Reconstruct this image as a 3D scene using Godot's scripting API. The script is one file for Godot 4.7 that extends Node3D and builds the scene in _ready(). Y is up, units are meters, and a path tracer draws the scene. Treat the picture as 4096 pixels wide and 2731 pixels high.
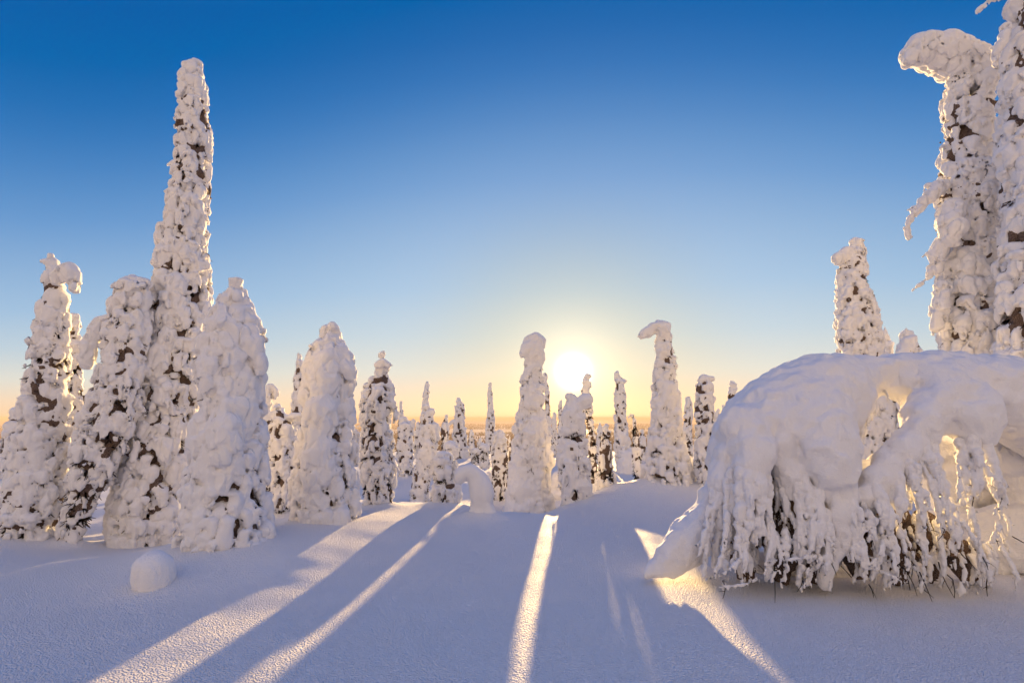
extends Node3D

# ---------------------------------------------------------------- snow surfaces
# A body of snow is a list of rounded lumps, nine numbers each: centre, three radii, softness of the join, owner, spare.
# net() joins them on a grid with a smooth minimum and meshes the field as surface nets.
var lump_noise := FastNoiseLite.new()
var crumb_noise := FastNoiseLite.new()
var soft_noise := FastNoiseLite.new()
var jobs := []
var made := []
var lock := Mutex.new()
var taken := {}
var mat := {}


static func lump(b: PackedFloat32Array, c: Vector3, r: Vector3, k: float, owner := 0) -> void:
	b.append_array([c.x, c.y, c.z, r.x, r.y, r.z, k, float(owner), 0.0])


# Returns [vertices, normals, {owner: indices}].
func net(b: PackedFloat32Array, c: float, amp: float, amp2: float, at0: Vector3, fine: float) -> Array:
	var count := b.size() / 9
	var lo := Vector3(1e9, 1e9, 1e9)
	var hi := -lo
	for n in count:
		var p := Vector3(b[n * 9], b[n * 9 + 1], b[n * 9 + 2])
		var r := Vector3(b[n * 9 + 3], b[n * 9 + 4], b[n * 9 + 5])
		lo = lo.min(p - r)
		hi = hi.max(p + r)
	var pad := 4.0 * c + amp + amp2
	lo -= Vector3(pad, pad, pad)
	hi += Vector3(pad, pad, pad)
	var nx := int((hi.x - lo.x) / c) + 2
	var ny := int((hi.y - lo.y) / c) + 2
	var nz := int((hi.z - lo.z) / c) + 2
	var g := PackedFloat32Array()
	g.resize(nx * ny * nz)
	g.fill(10.0)
	var own := PackedInt32Array()
	own.resize(nx * ny * nz)
	var rlo := PackedInt32Array()
	rlo.resize(ny * nz)
	rlo.fill(nx)
	var rhi := PackedInt32Array()
	rhi.resize(ny * nz)
	rhi.fill(-1)
	for n in count:
		var q := n * 9
		var cx := (b[q] - lo.x) / c
		var cy := (b[q + 1] - lo.y) / c
		var cz := (b[q + 2] - lo.z) / c
		var ix := c / b[q + 3]
		var iy := c / b[q + 4]
		var iz := c / b[q + 5]
		var rm := minf(b[q + 3], minf(b[q + 4], b[q + 5]))
		var k := b[q + 6]
		var ow := int(b[q + 7])
		var most := 1.0 + (minf(k, 0.5 * rm + c) + 2.5 * c + amp + amp2) / rm
		var most2 := most * most
		var quarter := 0.25 / maxf(k, 1e-6)
		for z in range(maxi(0, int(cz - most / iz)), mini(nz - 1, int(cz + most / iz) + 1) + 1):
			var dz := (z - cz) * iz
			dz *= dz
			if dz > most2:
				continue
			for y in range(maxi(0, int(cy - most / iy)), mini(ny - 1, int(cy + most / iy) + 1) + 1):
				var dy := (y - cy) * iy
				var s := dy * dy + dz
				if s > most2:
					continue
				var half := sqrt(most2 - s) / ix
				var x0 := maxi(0, int(ceil(cx - half)))
				var x1 := mini(nx - 1, int(cx + half))
				var row := z * ny + y
				if x0 < rlo[row]:
					rlo[row] = x0
				if x1 > rhi[row]:
					rhi[row] = x1
				var at := row * nx + x0
				for x in range(x0, x1 + 1):
					var dx := (x - cx) * ix
					var d := (sqrt(dx * dx + s) - 1.0) * rm
					var o := g[at]
					if d < o:
						own[at] = ow
					var h := k - absf(d - o)
					if h > 0.0:
						g[at] = minf(d, o) - h * h * quarter
					elif d < o:
						g[at] = d
					at += 1
	# frosty relief: rounded crumbs on the sides and undersides, smooth where snow has settled on top
	if amp > 0.0 or amp2 > 0.0:
		var band := 1.6 * c + 0.6 * amp + amp2
		for z in nz:
			for y in range(1, ny - 1):
				var row := z * ny + y
				for x in range(rlo[row], rhi[row] + 1):
					var at := row * nx + x
					var v := g[at]
					if v < band and v > -band:
						var up := clampf((g[at + nx] - v) / c, -1.0, 1.0)
						var side := clampf(1.15 - 1.3 * up, 0.06, 1.0)
						var px := at0.x + lo.x + x * c
						var py := at0.y + lo.y + y * c
						var pz := at0.z + lo.z + z * c
						var soft := soft_noise.get_noise_3d(px, py, pz)
						var rough := clampf(0.7 + 2.0 * soft, 0.12, 1.0)
						var cleft := clampf(1.0 - (lump_noise.get_noise_3d(px * fine, py * fine * 0.55, pz * fine) + 1.0) * 3.2, 0.0, 1.0)
						var crumb := crumb_noise.get_noise_3d(px * fine, py * fine * 0.85, pz * fine) + 0.8
						g[at] = v + amp * side * (0.3 + 0.7 * rough) * cleft * cleft + 0.32 * amp * side * rough * crumb + amp2 * soft
	var verts := PackedVector3Array()
	var norms := PackedVector3Array()
	var faces := {}
	var vi := PackedInt32Array()
	vi.resize(nx * ny * nz)
	vi.fill(-1)
	var sy := nx
	var sz := nx * ny
	for z in nz - 1:
		for y in ny - 1:
			var row := z * ny + y
			var a := mini(mini(rlo[row], rlo[row + 1]), mini(rlo[row + ny], rlo[row + ny + 1])) - 1
			var e := maxi(maxi(rhi[row], rhi[row + 1]), maxi(rhi[row + ny], rhi[row + ny + 1]))
			a = maxi(a, 0)
			e = mini(e, nx - 2)
			if e < a:
				continue
			var at := row * nx + a
			var a0 := g[at]
			var a1 := g[at + sy]
			var a2 := g[at + sz]
			var a3 := g[at + sy + sz]
			for x in range(a, e + 1):
				var b0 := g[at + 1]
				var b1 := g[at + 1 + sy]
				var b2 := g[at + 1 + sz]
				var b3 := g[at + 1 + sy + sz]
				var neg := a0 < 0.0
				if neg != (a1 < 0.0) or neg != (a2 < 0.0) or neg != (a3 < 0.0) or neg != (b0 < 0.0) or neg != (b1 < 0.0) or neg != (b2 < 0.0) or neg != (b3 < 0.0):
					var m0 := clampf(a0, -2.0 * c, 2.0 * c)
					var m1 := clampf(a1, -2.0 * c, 2.0 * c)
					var m2 := clampf(a2, -2.0 * c, 2.0 * c)
					var m3 := clampf(a3, -2.0 * c, 2.0 * c)
					var n0 := clampf(b0, -2.0 * c, 2.0 * c)
					var n1 := clampf(b1, -2.0 * c, 2.0 * c)
					var n2 := clampf(b2, -2.0 * c, 2.0 * c)
					var n3 := clampf(b3, -2.0 * c, 2.0 * c)
					var gr := Vector3(n0 + n1 + n2 + n3 - m0 - m1 - m2 - m3, m1 + m3 + n1 + n3 - m0 - m2 - n0 - n2, m2 + m3 + n2 + n3 - m0 - m1 - n0 - n1) * 0.25
					var mid := (m0 + m1 + m2 + m3 + n0 + n1 + n2 + n3) * 0.125
					var off := gr * (-mid / maxf(gr.length_squared(), 1e-9))
					off = off.clamp(Vector3(-0.5, -0.5, -0.5), Vector3(0.5, 0.5, 0.5))
					vi[at] = verts.size()
					verts.append(lo + (Vector3(x + 0.5, y + 0.5, z + 0.5) + off) * c)
					norms.append(gr.normalized())
					if y > 0 and z > 0 and neg != (b0 < 0.0):
						quad(faces, own[at] if neg else own[at + 1], neg, vi[at], vi[at - sy], vi[at - sy - sz], vi[at - sz])
					if x > 0 and z > 0 and neg != (a1 < 0.0):
						quad(faces, own[at] if neg else own[at + sy], neg, vi[at], vi[at - sz], vi[at - sz - 1], vi[at - 1])
					if x > 0 and y > 0 and neg != (a2 < 0.0):
						quad(faces, own[at] if neg else own[at + sz], neg, vi[at], vi[at - 1], vi[at - 1 - sy], vi[at - sy])
				a0 = b0
				a1 = b1
				a2 = b2
				a3 = b3
				at += 1
	return [verts, norms, faces]


static func quad(faces: Dictionary, owner: int, neg: bool, a: int, b: int, c: int, d: int) -> void:
	if a < 0 or b < 0 or c < 0 or d < 0:
		return
	if not faces.has(owner):
		faces[owner] = []
	var f: Array = faces[owner]
	if neg:
		f.append_array([a, d, c, a, c, b])
	else:
		f.append_array([a, b, c, a, c, d])


func work(i: int) -> void:
	var j: Dictionary = jobs[i]
	var r := net(j.lumps, j.cell, j.amp, j.amp2, j.at, j.fine)
	lock.lock()
	made[i] = r
	lock.unlock()


func mesh_of(verts: PackedVector3Array, norms: PackedVector3Array, index: Array, whole: bool) -> ArrayMesh:
	var arrays := []
	arrays.resize(Mesh.ARRAY_MAX)
	if whole:
		arrays[Mesh.ARRAY_VERTEX] = verts
		arrays[Mesh.ARRAY_NORMAL] = norms
		arrays[Mesh.ARRAY_INDEX] = PackedInt32Array(index)
	else:
		var seen := {}
		var v := PackedVector3Array()
		var n := PackedVector3Array()
		var t := PackedInt32Array()
		for k in index:
			if not seen.has(k):
				seen[k] = v.size()
				v.append(verts[k])
				n.append(norms[k])
			t.append(seen[k])
		arrays[Mesh.ARRAY_VERTEX] = v
		arrays[Mesh.ARRAY_NORMAL] = n
		arrays[Mesh.ARRAY_INDEX] = t
	var m := ArrayMesh.new()
	m.add_surface_from_arrays(Mesh.PRIMITIVE_TRIANGLES, arrays)
	return m


# Puts a body of snow in the queue; finish() meshes all bodies on worker threads and hangs them under their things.
func snow(parent: Node3D, names, lumps: PackedFloat32Array, cell: float, amp: float, amp2: float, material: Material, fine := 1.0) -> void:
	if lumps.is_empty():
		return
	jobs.append({"parent": parent, "names": names, "lumps": lumps, "cell": cell, "amp": amp, "amp2": amp2, "mat": material, "at": parent.position, "fine": fine})


func finish() -> void:
	made.resize(jobs.size())
	jobs.sort_custom(func(p, q): return p.lumps.size() / pow(p.cell, 1.5) > q.lumps.size() / pow(q.cell, 1.5))
	var id := WorkerThreadPool.add_group_task(work, jobs.size(), -1, true)
	WorkerThreadPool.wait_for_group_task_completion(id)
	var triangles := 0
	for i in jobs.size():
		var j: Dictionary = jobs[i]
		var r: Array = made[i]
		var owners: Array = r[2].keys()
		owners.sort()
		for o in owners:
			triangles += r[2][o].size() / 3
			var called: String = j.names if j.names is String else j.names.get(o, j.names.get(-1, "snow_clump"))
			var piece := part(called, mesh_of(r[0], r[1], r[2][o], owners.size() == 1), j.mat, j.parent)
			for t in j.get("twigs", {}).get(o, []):
				part("twig", t, mat.bark, piece)
	print("snow triangles ", triangles)
	jobs.clear()
	made.clear()


# ---------------------------------------------------------------- naming
func numbered(called: String, parent: Node) -> String:
	var key := "%d/%s" % [parent.get_instance_id(), called]
	var n: int = taken.get(key, 0)
	taken[key] = n + 1
	return called if n == 0 else "%s_%03d" % [called, n]


func part(called: String, m: Mesh, material: Material, parent: Node3D, stuff := false) -> MeshInstance3D:
	var o := MeshInstance3D.new()
	o.name = numbered(called, parent)
	o.mesh = m
	o.material_override = material
	parent.add_child(o, true)
	if stuff:
		o.set_meta("kind", "stuff")
	return o


func thing(called: String, label: String, category: String, at: Vector3, group := "") -> Node3D:
	var o := Node3D.new()
	o.name = numbered(called, self)
	o.position = at
	add_child(o, true)
	o.set_meta("label", label)
	o.set_meta("category", category)
	if group:
		o.set_meta("group", group)
	return o


func setting(called: String, m: Mesh, material: Material) -> MeshInstance3D:
	var o := part(called, m, material, self)
	o.set_meta("kind", "structure")
	return o


# ---------------------------------------------------------------- wood
# A tapered round stick through points [Vector3, radius].
func stick(st: SurfaceTool, pts: Array, sides := 6) -> void:
	var rings := []
	for i in pts.size():
		var p: Vector3 = pts[i][0]
		var q: Vector3 = pts[mini(i + 1, pts.size() - 1)][0]
		var o: Vector3 = pts[maxi(i - 1, 0)][0]
		var dir := (q - o).normalized()
		var u := dir.cross(Vector3(0.31, 0.2, 0.93)).normalized()
		var w := dir.cross(u)
		var ring := []
		for s in sides:
			var t := TAU * s / sides
			ring.append([p + (u * cos(t) + w * sin(t)) * pts[i][1], u * cos(t) + w * sin(t)])
		rings.append(ring)
	for i in rings.size() - 1:
		for s in sides:
			var e := (s + 1) % sides
			var k := [rings[i][s], rings[i + 1][s], rings[i + 1][e], rings[i][e]]
			for n in [0, 2, 1, 0, 3, 2]:
				st.set_normal(k[n][1])
				st.add_vertex(k[n][0])


func begin() -> SurfaceTool:
	var st := SurfaceTool.new()
	st.begin(Mesh.PRIMITIVE_TRIANGLES)
	return st


# ---------------------------------------------------------------- a spruce under snow
static func along(prof: Array, h: float) -> Vector2:
	if h <= prof[0][0]:
		return Vector2(prof[0][1], prof[0][2])
	for i in prof.size() - 1:
		if h <= prof[i + 1][0]:
			var t: float = (h - prof[i][0]) / maxf(prof[i + 1][0] - prof[i][0], 1e-4)
			return Vector2(lerpf(prof[i][1], prof[i + 1][1], t), lerpf(prof[i][2], prof[i + 1][2], t))
	return Vector2(prof[-1][1], prof[-1][2])


# prof: [height, sideways, radius] from the foot to the top, heights above y = 0; s: clump size, gap, smooth (height above which snow lies as one mantle), arms, cell ...
func spruce(label: String, at: Vector2, prof: Array, s: Dictionary) -> Node3D:
	var rng := RandomNumberGenerator.new()
	rng.seed = s.get("seed", 1)
	var ground := height(at.x, at.y)
	var o := thing(s.get("called", "snowy_spruce"), label, s.get("category", "tree"), Vector3(at.x, ground, at.y), s.get("group", "snow-laden spruces on the fell"))
	for p in prof:
		p[0] -= ground
	prof[0][0] = minf(prof[0][0], -0.12)
	var top: float = prof[-1][0]
	var cell: float = s.get("cell", 0.025)
	var size: float = s.get("clump", 0.22)
	var gap: float = s.get("gap", 0.04)
	var smooth: float = s.get("smooth", 99.0) - ground
	var split: float = s.get("split", 0.0)
	var deep: float = s.get("deep", 1.0)
	var b := PackedFloat32Array()
	var names := {0: "snow_cover", 1: "snow_cap"}
	var h := -0.1
	while h < top:
		var a := along(prof, h)
		var r := a.y
		var mine := 0
		if r < size * 0.55 or h > smooth:
			# one mantle: flattened rounds strung on the stem
			var rr := maxf(r, 0.02)
			var tall := rr * (0.42 if h > smooth else rng.randf_range(0.5, 0.8))
			if split > 0.0:
				mine = 1
			var wob := 0.05 if h > smooth else 0.14
			lump(b, Vector3(a.x + rng.randf_range(-wob, wob) * rr, minf(h, top - tall), rng.randf_range(-0.1, 0.1) * rr), Vector3(rr * rng.randf_range(1.0 - wob, 1.0 + wob * 0.5), tall, rr * deep * rng.randf_range(0.85, 1.0)), 0.16 * rr, mine)
			h += rr * (0.26 if h > smooth else rng.randf_range(0.42, 0.8))
			if h <= smooth or rng.randf() < 0.3:
				var t := rng.randf() * TAU
				var q := rr * rng.randf_range(0.35, 0.6)
				lump(b, Vector3(a.x + cos(t) * (rr - q * 0.88), h - rr * 0.4, sin(t) * (rr - q * 0.88) * deep), Vector3(q, q * rng.randf_range(0.9, 1.4), q), 0.08 * rr, mine)
			continue
		var around := maxi(4, int(round(TAU * r / (size * 0.8))))
		var turn := rng.randf() * TAU
		for n in around:
			if rng.randf() < gap:
				continue
			var t := turn + TAU * (n + rng.randf_range(-0.3, 0.3)) / around
			var q := size * rng.randf_range(0.27, 0.5)
			if rng.randf() < 0.2:
				q *= 1.5
			var dir := Vector3(cos(t), 0.0, sin(t) * deep)
			var out := maxf(r - q * rng.randf_range(0.65, 1.45), 0.25 * r)
			var y := h + size * rng.randf_range(-0.35, 0.35)
			var c := Vector3(a.x, y, 0) + dir * out
			if split > 0.0:
				mine = 2 + int(maxf(0.0, y) / split) * 8 + posmod(int(t / TAU * 8.0), 8)
			# the load on one bough: a pillow on top and a tongue that hangs from its outer end
			lump(b, c, Vector3(q, q * rng.randf_range(0.75, 1.05), q), 0.07 * q, mine)
			lump(b, Vector3(a.x, y + q * 0.25, 0) + dir * maxf(out - q * 0.9, 0.0), Vector3(q * 0.85, q * 0.75, q * 0.85), 0.25 * q, mine)
			var y2 := y
			var f := q * rng.randf_range(0.7, 0.9)
			var swing := t
			for k in rng.randi_range(1, 4):
				y2 -= f * rng.randf_range(0.75, 1.1)
				swing += rng.randf_range(-0.35, 0.35) * q / maxf(r, 0.1)
				var under := along(prof, y2)
				var reach := minf(out + q * 0.25, under.y - f * 0.8) if k > 0 else out + q * 0.15
				lump(b, Vector3(lerpf(a.x, under.x, 0.7), y2, 0) + Vector3(cos(swing), 0, sin(swing) * deep) * maxf(reach, 0.2 * r), Vector3(f, f * rng.randf_range(1.0, 1.5), f), 0.08 * f, mine)
				if rng.randf() < 0.35:
					var e := f * rng.randf_range(0.4, 0.6)
					lump(b, Vector3(a.x, y2 - f * 0.6, 0) + Vector3(cos(swing + 0.5 * f / r), 0, sin(swing + 0.5 * f / r) * deep) * (reach + f * 0.6), Vector3(e, e * 1.3, e), 0.06 * e, mine)
				f *= rng.randf_range(0.72, 0.98)
		h += size * rng.randf_range(0.58, 0.78)
	var crest := maxf(prof[-2][2] * 0.62, prof[-1][2])
	lump(b, Vector3(prof[-1][1], top - crest * 0.85, 0), Vector3(crest, crest * 0.85, crest), 0.2 * crest, 1 if split > 0.0 else 0)
	# snow-laden boughs that droop past the outline, some with fingers of frozen twigs
	for n in int(s.get("boughs", 0)):
		var y := top * rng.randf_range(0.16, 0.82)
		var a := along(prof, y)
		if y > smooth or a.y < 0.1:
			continue
		var t := rng.randf() * TAU
		var dir := Vector3(cos(t), 0, sin(t) * deep)
		var q := size * rng.randf_range(0.24, 0.36)
		var far := a.y * rng.randf_range(1.0, 1.15)
		var drop := a.y * rng.randf_range(0.5, 1.3)
		var mine := 2 + int(maxf(0.0, y) / split) * 8 + posmod(int(t / TAU * 8.0), 8) if split > 0.0 else 0
		var many := 9
		for k in many:
			var f := float(k) / (many - 1)
			var r2 := q * lerpf(1.0, 0.36, f) * rng.randf_range(0.85, 1.15)
			var p := Vector3(a.x, y - drop * f * f, 0) + dir * lerpf(a.y * 0.6, far, sqrt(f))
			lump(b, p, Vector3(r2, r2 * 1.15, r2), 0.25 * r2, mine)
			if k > 3 and rng.randf() < 0.5:
				var e := maxf(r2 * 0.45, 0.6 * cell)
				for i in 4:
					lump(b, p + dir.cross(Vector3.UP) * r2 * rng.randf_range(-0.9, 0.9) * (0.6 + 0.2 * i) - Vector3(0, r2 * 0.55 * i + r2 * 0.4, 0), Vector3(e, e * 1.4, e) * (1.0 - 0.12 * i), 0.3 * e, mine)
	# frosted tufts on the boughs between the clumps
	for n in int(top * s.get("tufts", 22.0) * along(prof, top * 0.4).y / 0.3):
		var y := top * rng.randf() * 0.95
		var a := along(prof, y)
		if y > smooth or a.y < 0.08:
			continue
		var t := rng.randf() * TAU
		var q := size * rng.randf_range(0.1, 0.22)
		var reach := a.y * rng.randf_range(0.76, 0.97) - q * 0.5
		var mine := 2 + int(maxf(0.0, y) / split) * 8 + posmod(int(t / TAU * 8.0), 8) if split > 0.0 else 0
		for k in 3:
			lump(b, Vector3(a.x + cos(t) * (reach - k * q * 0.7), y - q * 0.9 + k * q * 0.7, sin(t) * (reach - k * q * 0.7) * deep), Vector3(q, q * 1.3, q) * (1.0 + 0.1 * k), 0.3 * q, mine)
	# here and there a broad drape of packed snow lies over several boughs
	for n in int(top * s.get("drapes", 1.2)):
		var y := rng.randf_range(0.12, 0.85) * top
		var a := along(prof, y)
		if a.y < size * 0.7 or y > smooth:
			continue
		var t := rng.randf() * TAU
		var q := minf(size * rng.randf_range(0.55, 0.95), a.y * 0.75)
		var tall := q * rng.randf_range(1.2, 2.0)
		var mine := 2 + int(maxf(0.0, y) / split) * 8 + posmod(int(t / TAU * 8.0), 8) if split > 0.0 else 0
		var low := along(prof, y - tall * 0.6)
		lump(b, Vector3(a.x, y, 0) + Vector3(cos(t), 0, sin(t) * deep) * (a.y - q * 0.78), Vector3(q, tall * 0.7, q), 0.02, mine)
		lump(b, Vector3(low.x, y - tall * 0.6, 0) + Vector3(cos(t), 0, sin(t) * deep) * (low.y - q * 0.7), Vector3(q * 0.85, tall * 0.6, q * 0.85), 0.1 * q, mine)
	for p in s.get("pads", []):
		# a broad smooth drape of snow on the flank: sideways, height, depth, width, tall, owner of its own
		lump(b, Vector3(p[0], p[1] - ground, p[2]), Vector3(p[3], p[4], p[3] * 0.8), 0.05, 1 if split > 0.0 else 0)
	var own := 1000
	for arm in s.get("arms", []):
		own += 1
		names[own] = "snow_branch"
		chain(b, arm, ground, rng, own, s.get("armk", 0.25))
	names[-1] = "snow_clump"
	snow(o, names, b, cell, s.get("amp", 0.065), s.get("amp2", size * 0.1), mat.snow, s.get("fine", 1.3))
	# what the snow lies on: the stem, and boughs of dark needles that show in the gaps
	var st := begin()
	stick(st, [[Vector3(along(prof, 0.0).x, -0.15, 0), maxf(0.035, 0.012 * top + 0.02)], [Vector3(along(prof, top * 0.5).x, top * 0.5, 0), 0.008 * top + 0.012], [Vector3(along(prof, top * 0.93).x, top * 0.93, 0), 0.006]], 7)
	part("trunk", st.commit(), mat.bark, o)
	if s.get("shoots", 1) > 0:
		needles(o, prof, top, rng, s)
	return o


func chain(b: PackedFloat32Array, pts: Array, ground: float, rng: RandomNumberGenerator, own: int, k: float) -> void:
	for i in pts.size() - 1:
		var p := Vector3(pts[i][0], pts[i][1] - ground, pts[i][2])
		var q := Vector3(pts[i + 1][0], pts[i + 1][1] - ground, pts[i + 1][2])
		var steps := maxi(1, int(ceil(p.distance_to(q) / (0.5 * minf(pts[i][3], pts[i + 1][3])))))
		for n in steps + (1 if i == pts.size() - 2 else 0):
			var t := float(n) / steps
			var r := lerpf(pts[i][3], pts[i + 1][3], t)
			lump(b, p.lerp(q, t) + Vector3(rng.randf_range(-0.1, 0.1), rng.randf_range(-0.12, 0.08), rng.randf_range(-0.1, 0.1)) * r, Vector3.ONE * r * rng.randf_range(0.88, 1.06), k * r, own)


# Dark sprays of needles and bare twigs between the clumps: short drooping shoots around the stem, most of them buried in the snow.
func needles(o: Node3D, prof: Array, top: float, rng: RandomNumberGenerator, s: Dictionary) -> void:
	var st := begin()
	var size: float = s.get("clump", 0.22)
	var many := int(s.get("shoots", 220) * 1.0)
	var reach: float = s.get("reach", 0.84)
	for n in many:
		var h := top * 0.92 * (1.0 - sqrt(rng.randf())) if rng.randf() < 0.6 else top * 0.85 * rng.randf()
		var a := along(prof, h)
		var t := rng.randf() * TAU
		var dir := Vector3(cos(t), 0, sin(t))
		var r := a.y * rng.randf_range(reach - 0.22, reach)
		var tip := Vector3(a.x, h, 0) + dir * r - Vector3(0, rng.randf_range(0.15, 0.6) * size, 0)
		var root := Vector3(a.x, h + 0.25 * a.y, 0) + dir * a.y * 0.15
		stick(st, [[root, 0.03 * size + 0.005], [root.lerp(tip, 0.6) + Vector3(0, 0.05 * a.y, 0), 0.09 * size], [tip, 0.01]], 4)
		for k in 3:
			var side := tip + Vector3(rng.randf_range(-1, 1), rng.randf_range(-1.0, 0.3), rng.randf_range(-1, 1)) * size * 0.3
			stick(st, [[root.lerp(tip, rng.randf_range(0.5, 0.9)), 0.05 * size], [side, 0.004]], 3)
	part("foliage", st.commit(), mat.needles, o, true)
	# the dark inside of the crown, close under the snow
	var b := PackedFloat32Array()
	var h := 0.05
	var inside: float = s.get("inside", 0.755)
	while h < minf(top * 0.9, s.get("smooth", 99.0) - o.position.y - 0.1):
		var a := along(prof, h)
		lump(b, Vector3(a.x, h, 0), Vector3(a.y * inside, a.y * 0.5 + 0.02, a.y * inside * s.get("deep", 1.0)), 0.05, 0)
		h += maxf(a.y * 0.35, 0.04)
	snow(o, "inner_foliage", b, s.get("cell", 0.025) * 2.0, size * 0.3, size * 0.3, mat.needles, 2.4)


# ---------------------------------------------------------------- the ground
var drifts := []
var roll := FastNoiseLite.new()
var ripple := FastNoiseLite.new()


func height(x: float, z: float) -> float:
	var d := sqrt(x * x + z * z)
	var y := 0.0
	# the crown of the fell, its slope, and the lowland far below
	if d > 11.0:
		y -= 0.0062 * pow(minf(d, 420.0) - 11.0, 1.5)
	if d > 420.0:
		y -= 12.0 * clampf((d - 420.0) / 500.0, 0.0, 1.0)
	if d > 5000.0:
		y += 30.0 * smoothstep(6500.0, 15000.0, d) * (0.75 + 0.5 * roll.get_noise_2d(x * 0.004, z * 0.004))
	var near := clampf(1.0 - d / 60.0, 0.0, 1.0)
	if near > 0.0:
		y += near * (0.045 * roll.get_noise_2d(x, z) + 0.014 * ripple.get_noise_2d(x, z))
		for b in drifts:
			var dx: float = (x - b[0]) / b[3]
			var dz: float = (z - b[1]) / b[4]
			var q := dx * dx + dz * dz
			if q < 9.0:
				y += b[2] * exp(-q)
	return y


static func steps(inner_lo: float, inner_hi: float, fine: float, far: float) -> PackedFloat32Array:
	var up := PackedFloat32Array()
	var v := inner_lo
	while v < inner_hi:
		up.append(v)
		v += fine
	var w := fine
	while v < far:
		up.append(v)
		w *= 1.075
		v += w
	up.append(far)
	var down := PackedFloat32Array()
	v = inner_lo
	w = fine
	while v > -far:
		w *= 1.075
		v -= w
		down.append(maxf(v, -far))
	down.reverse()
	down.append_array(up)
	return down


var gx: PackedFloat32Array
var gz: PackedFloat32Array
var rows := []


func ground_row(i: int) -> void:
	var r := PackedFloat32Array()
	r.resize(gx.size())
	for k in gx.size():
		r[k] = height(gx[k], gz[i])
	lock.lock()
	rows[i] = r
	lock.unlock()


func ground() -> void:
	gx = steps(-9.0, 9.0, 0.07, 22000.0)
	gz = steps(-15.0, -2.0, 0.07, 22000.0)
	rows.resize(gz.size())
	var id := WorkerThreadPool.add_group_task(ground_row, gz.size(), -1, true)
	WorkerThreadPool.wait_for_group_task_completion(id)
	var v := PackedVector3Array()
	var n := PackedVector3Array()
	var t := PackedInt32Array()
	var w := gx.size()
	for i in gz.size():
		var r: PackedFloat32Array = rows[i]
		var a: PackedFloat32Array = rows[maxi(i - 1, 0)]
		var b: PackedFloat32Array = rows[mini(i + 1, gz.size() - 1)]
		var dz := gz[mini(i + 1, gz.size() - 1)] - gz[maxi(i - 1, 0)]
		for k in w:
			v.append(Vector3(gx[k], r[k], gz[i]))
			var k0 := maxi(k - 1, 0)
			var k1 := mini(k + 1, w - 1)
			n.append(Vector3(-(r[k1] - r[k0]) / (gx[k1] - gx[k0]), 1.0, -(b[k] - a[k]) / dz).normalized())
			if i > 0 and k > 0:
				var p := i * w + k
				t.append_array([p - w - 1, p - w, p, p - w - 1, p, p - 1])
	var arrays := []
	arrays.resize(Mesh.ARRAY_MAX)
	arrays[Mesh.ARRAY_VERTEX] = v
	arrays[Mesh.ARRAY_NORMAL] = n
	arrays[Mesh.ARRAY_INDEX] = t
	var m := ArrayMesh.new()
	m.add_surface_from_arrays(Mesh.PRIMITIVE_TRIANGLES, arrays)
	setting("snow_ground", m, mat.ground)


# ---------------------------------------------------------------- sky
func sky_image(sun: Vector3) -> Image:
	var w := 1024
	var h := 512
	var data := PackedFloat32Array()
	data.resize(w * h * 3)
	# clear winter air: [degrees above the horizon, red, green, blue], linear
	var table: Array = [[0.0, 0.74, 0.54, 0.36], [2.0, 0.75, 0.58, 0.42], [5.0, 0.62, 0.62, 0.56], [9.0, 0.44, 0.54, 0.61], [14.0, 0.3, 0.45, 0.62], [26.0, 0.12, 0.275, 0.53], [30.0, 0.082, 0.232, 0.492], [34.0, 0.05, 0.192, 0.456], [38.0, 0.026, 0.16, 0.424], [42.0, 0.01, 0.135, 0.398], [48.0, -0.002, 0.11, 0.366], [56.0, -0.01, 0.094, 0.342], [70.0, 0.0, 0.095, 0.345], [90.0, 0.06, 0.185, 0.58], [180.0, 0.06, 0.185, 0.58]]
	var at := 0
	var wide := Vector3(1.0, 0.78, 0.52)
	var tight := Vector3(1.0, 0.79, 0.47)
	for j in h:
		var el := PI * (0.5 - (j + 0.5) / h)
		var low := maxf(rad_to_deg(el), 0.0)
		var band := exp(-low * low / 9.0)
		var pink := Vector3(1.02, 0.74, 0.50).lerp(Vector3(0.24, 0.30, 0.46), smoothstep(4.0, 62.0, low))
		for i in w:
			var az := TAU * (i + 0.5) / w
			var dir := Vector3(sin(az) * cos(el), sin(el), -cos(az) * cos(el))
			var g := rad_to_deg(acos(clampf(dir.dot(sun), -1.0, 1.0)))
			# the blue deepens away from the sun
			var deg := low * lerpf(1.0, 1.75, smoothstep(20.0, 62.0, g))
			var base := Vector3.ZERO
			for k in table.size() - 1:
				if deg <= table[k + 1][0]:
					var f: float = (deg - table[k][0]) / (table[k + 1][0] - table[k][0])
					base = Vector3(table[k][1], table[k][2], table[k][3]).lerp(Vector3(table[k + 1][1], table[k + 1][2], table[k + 1][3]), f)
					break
			base *= Vector3(1.0, 0.87, 0.68).lerp(Vector3.ONE, smoothstep(3.0, 22.0, g))
			# away from the sun the twilight arch: rosy low down, paler above
			var c := base.lerp(pink, smoothstep(0.15, -0.75, dir.dot(sun)))
			c += wide * (0.42 * exp(-g / 11.0)) + tight * (0.85 * exp(-g / 2.4)) + Vector3(1.0, 0.93, 0.8) * (9.0 * exp(-g * g / 1.1))
			c += Vector3(0.5, 0.26, 0.06) * (band * exp(-g / 22.0))
			c = c.max(Vector3(0.001, 0.001, 0.001)) * 0.354
			data[at] = c.x
			data[at + 1] = c.y
			data[at + 2] = c.z
			at += 3
	return Image.create_from_data(w, h, false, Image.FORMAT_RGBF, data.to_byte_array())


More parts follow.
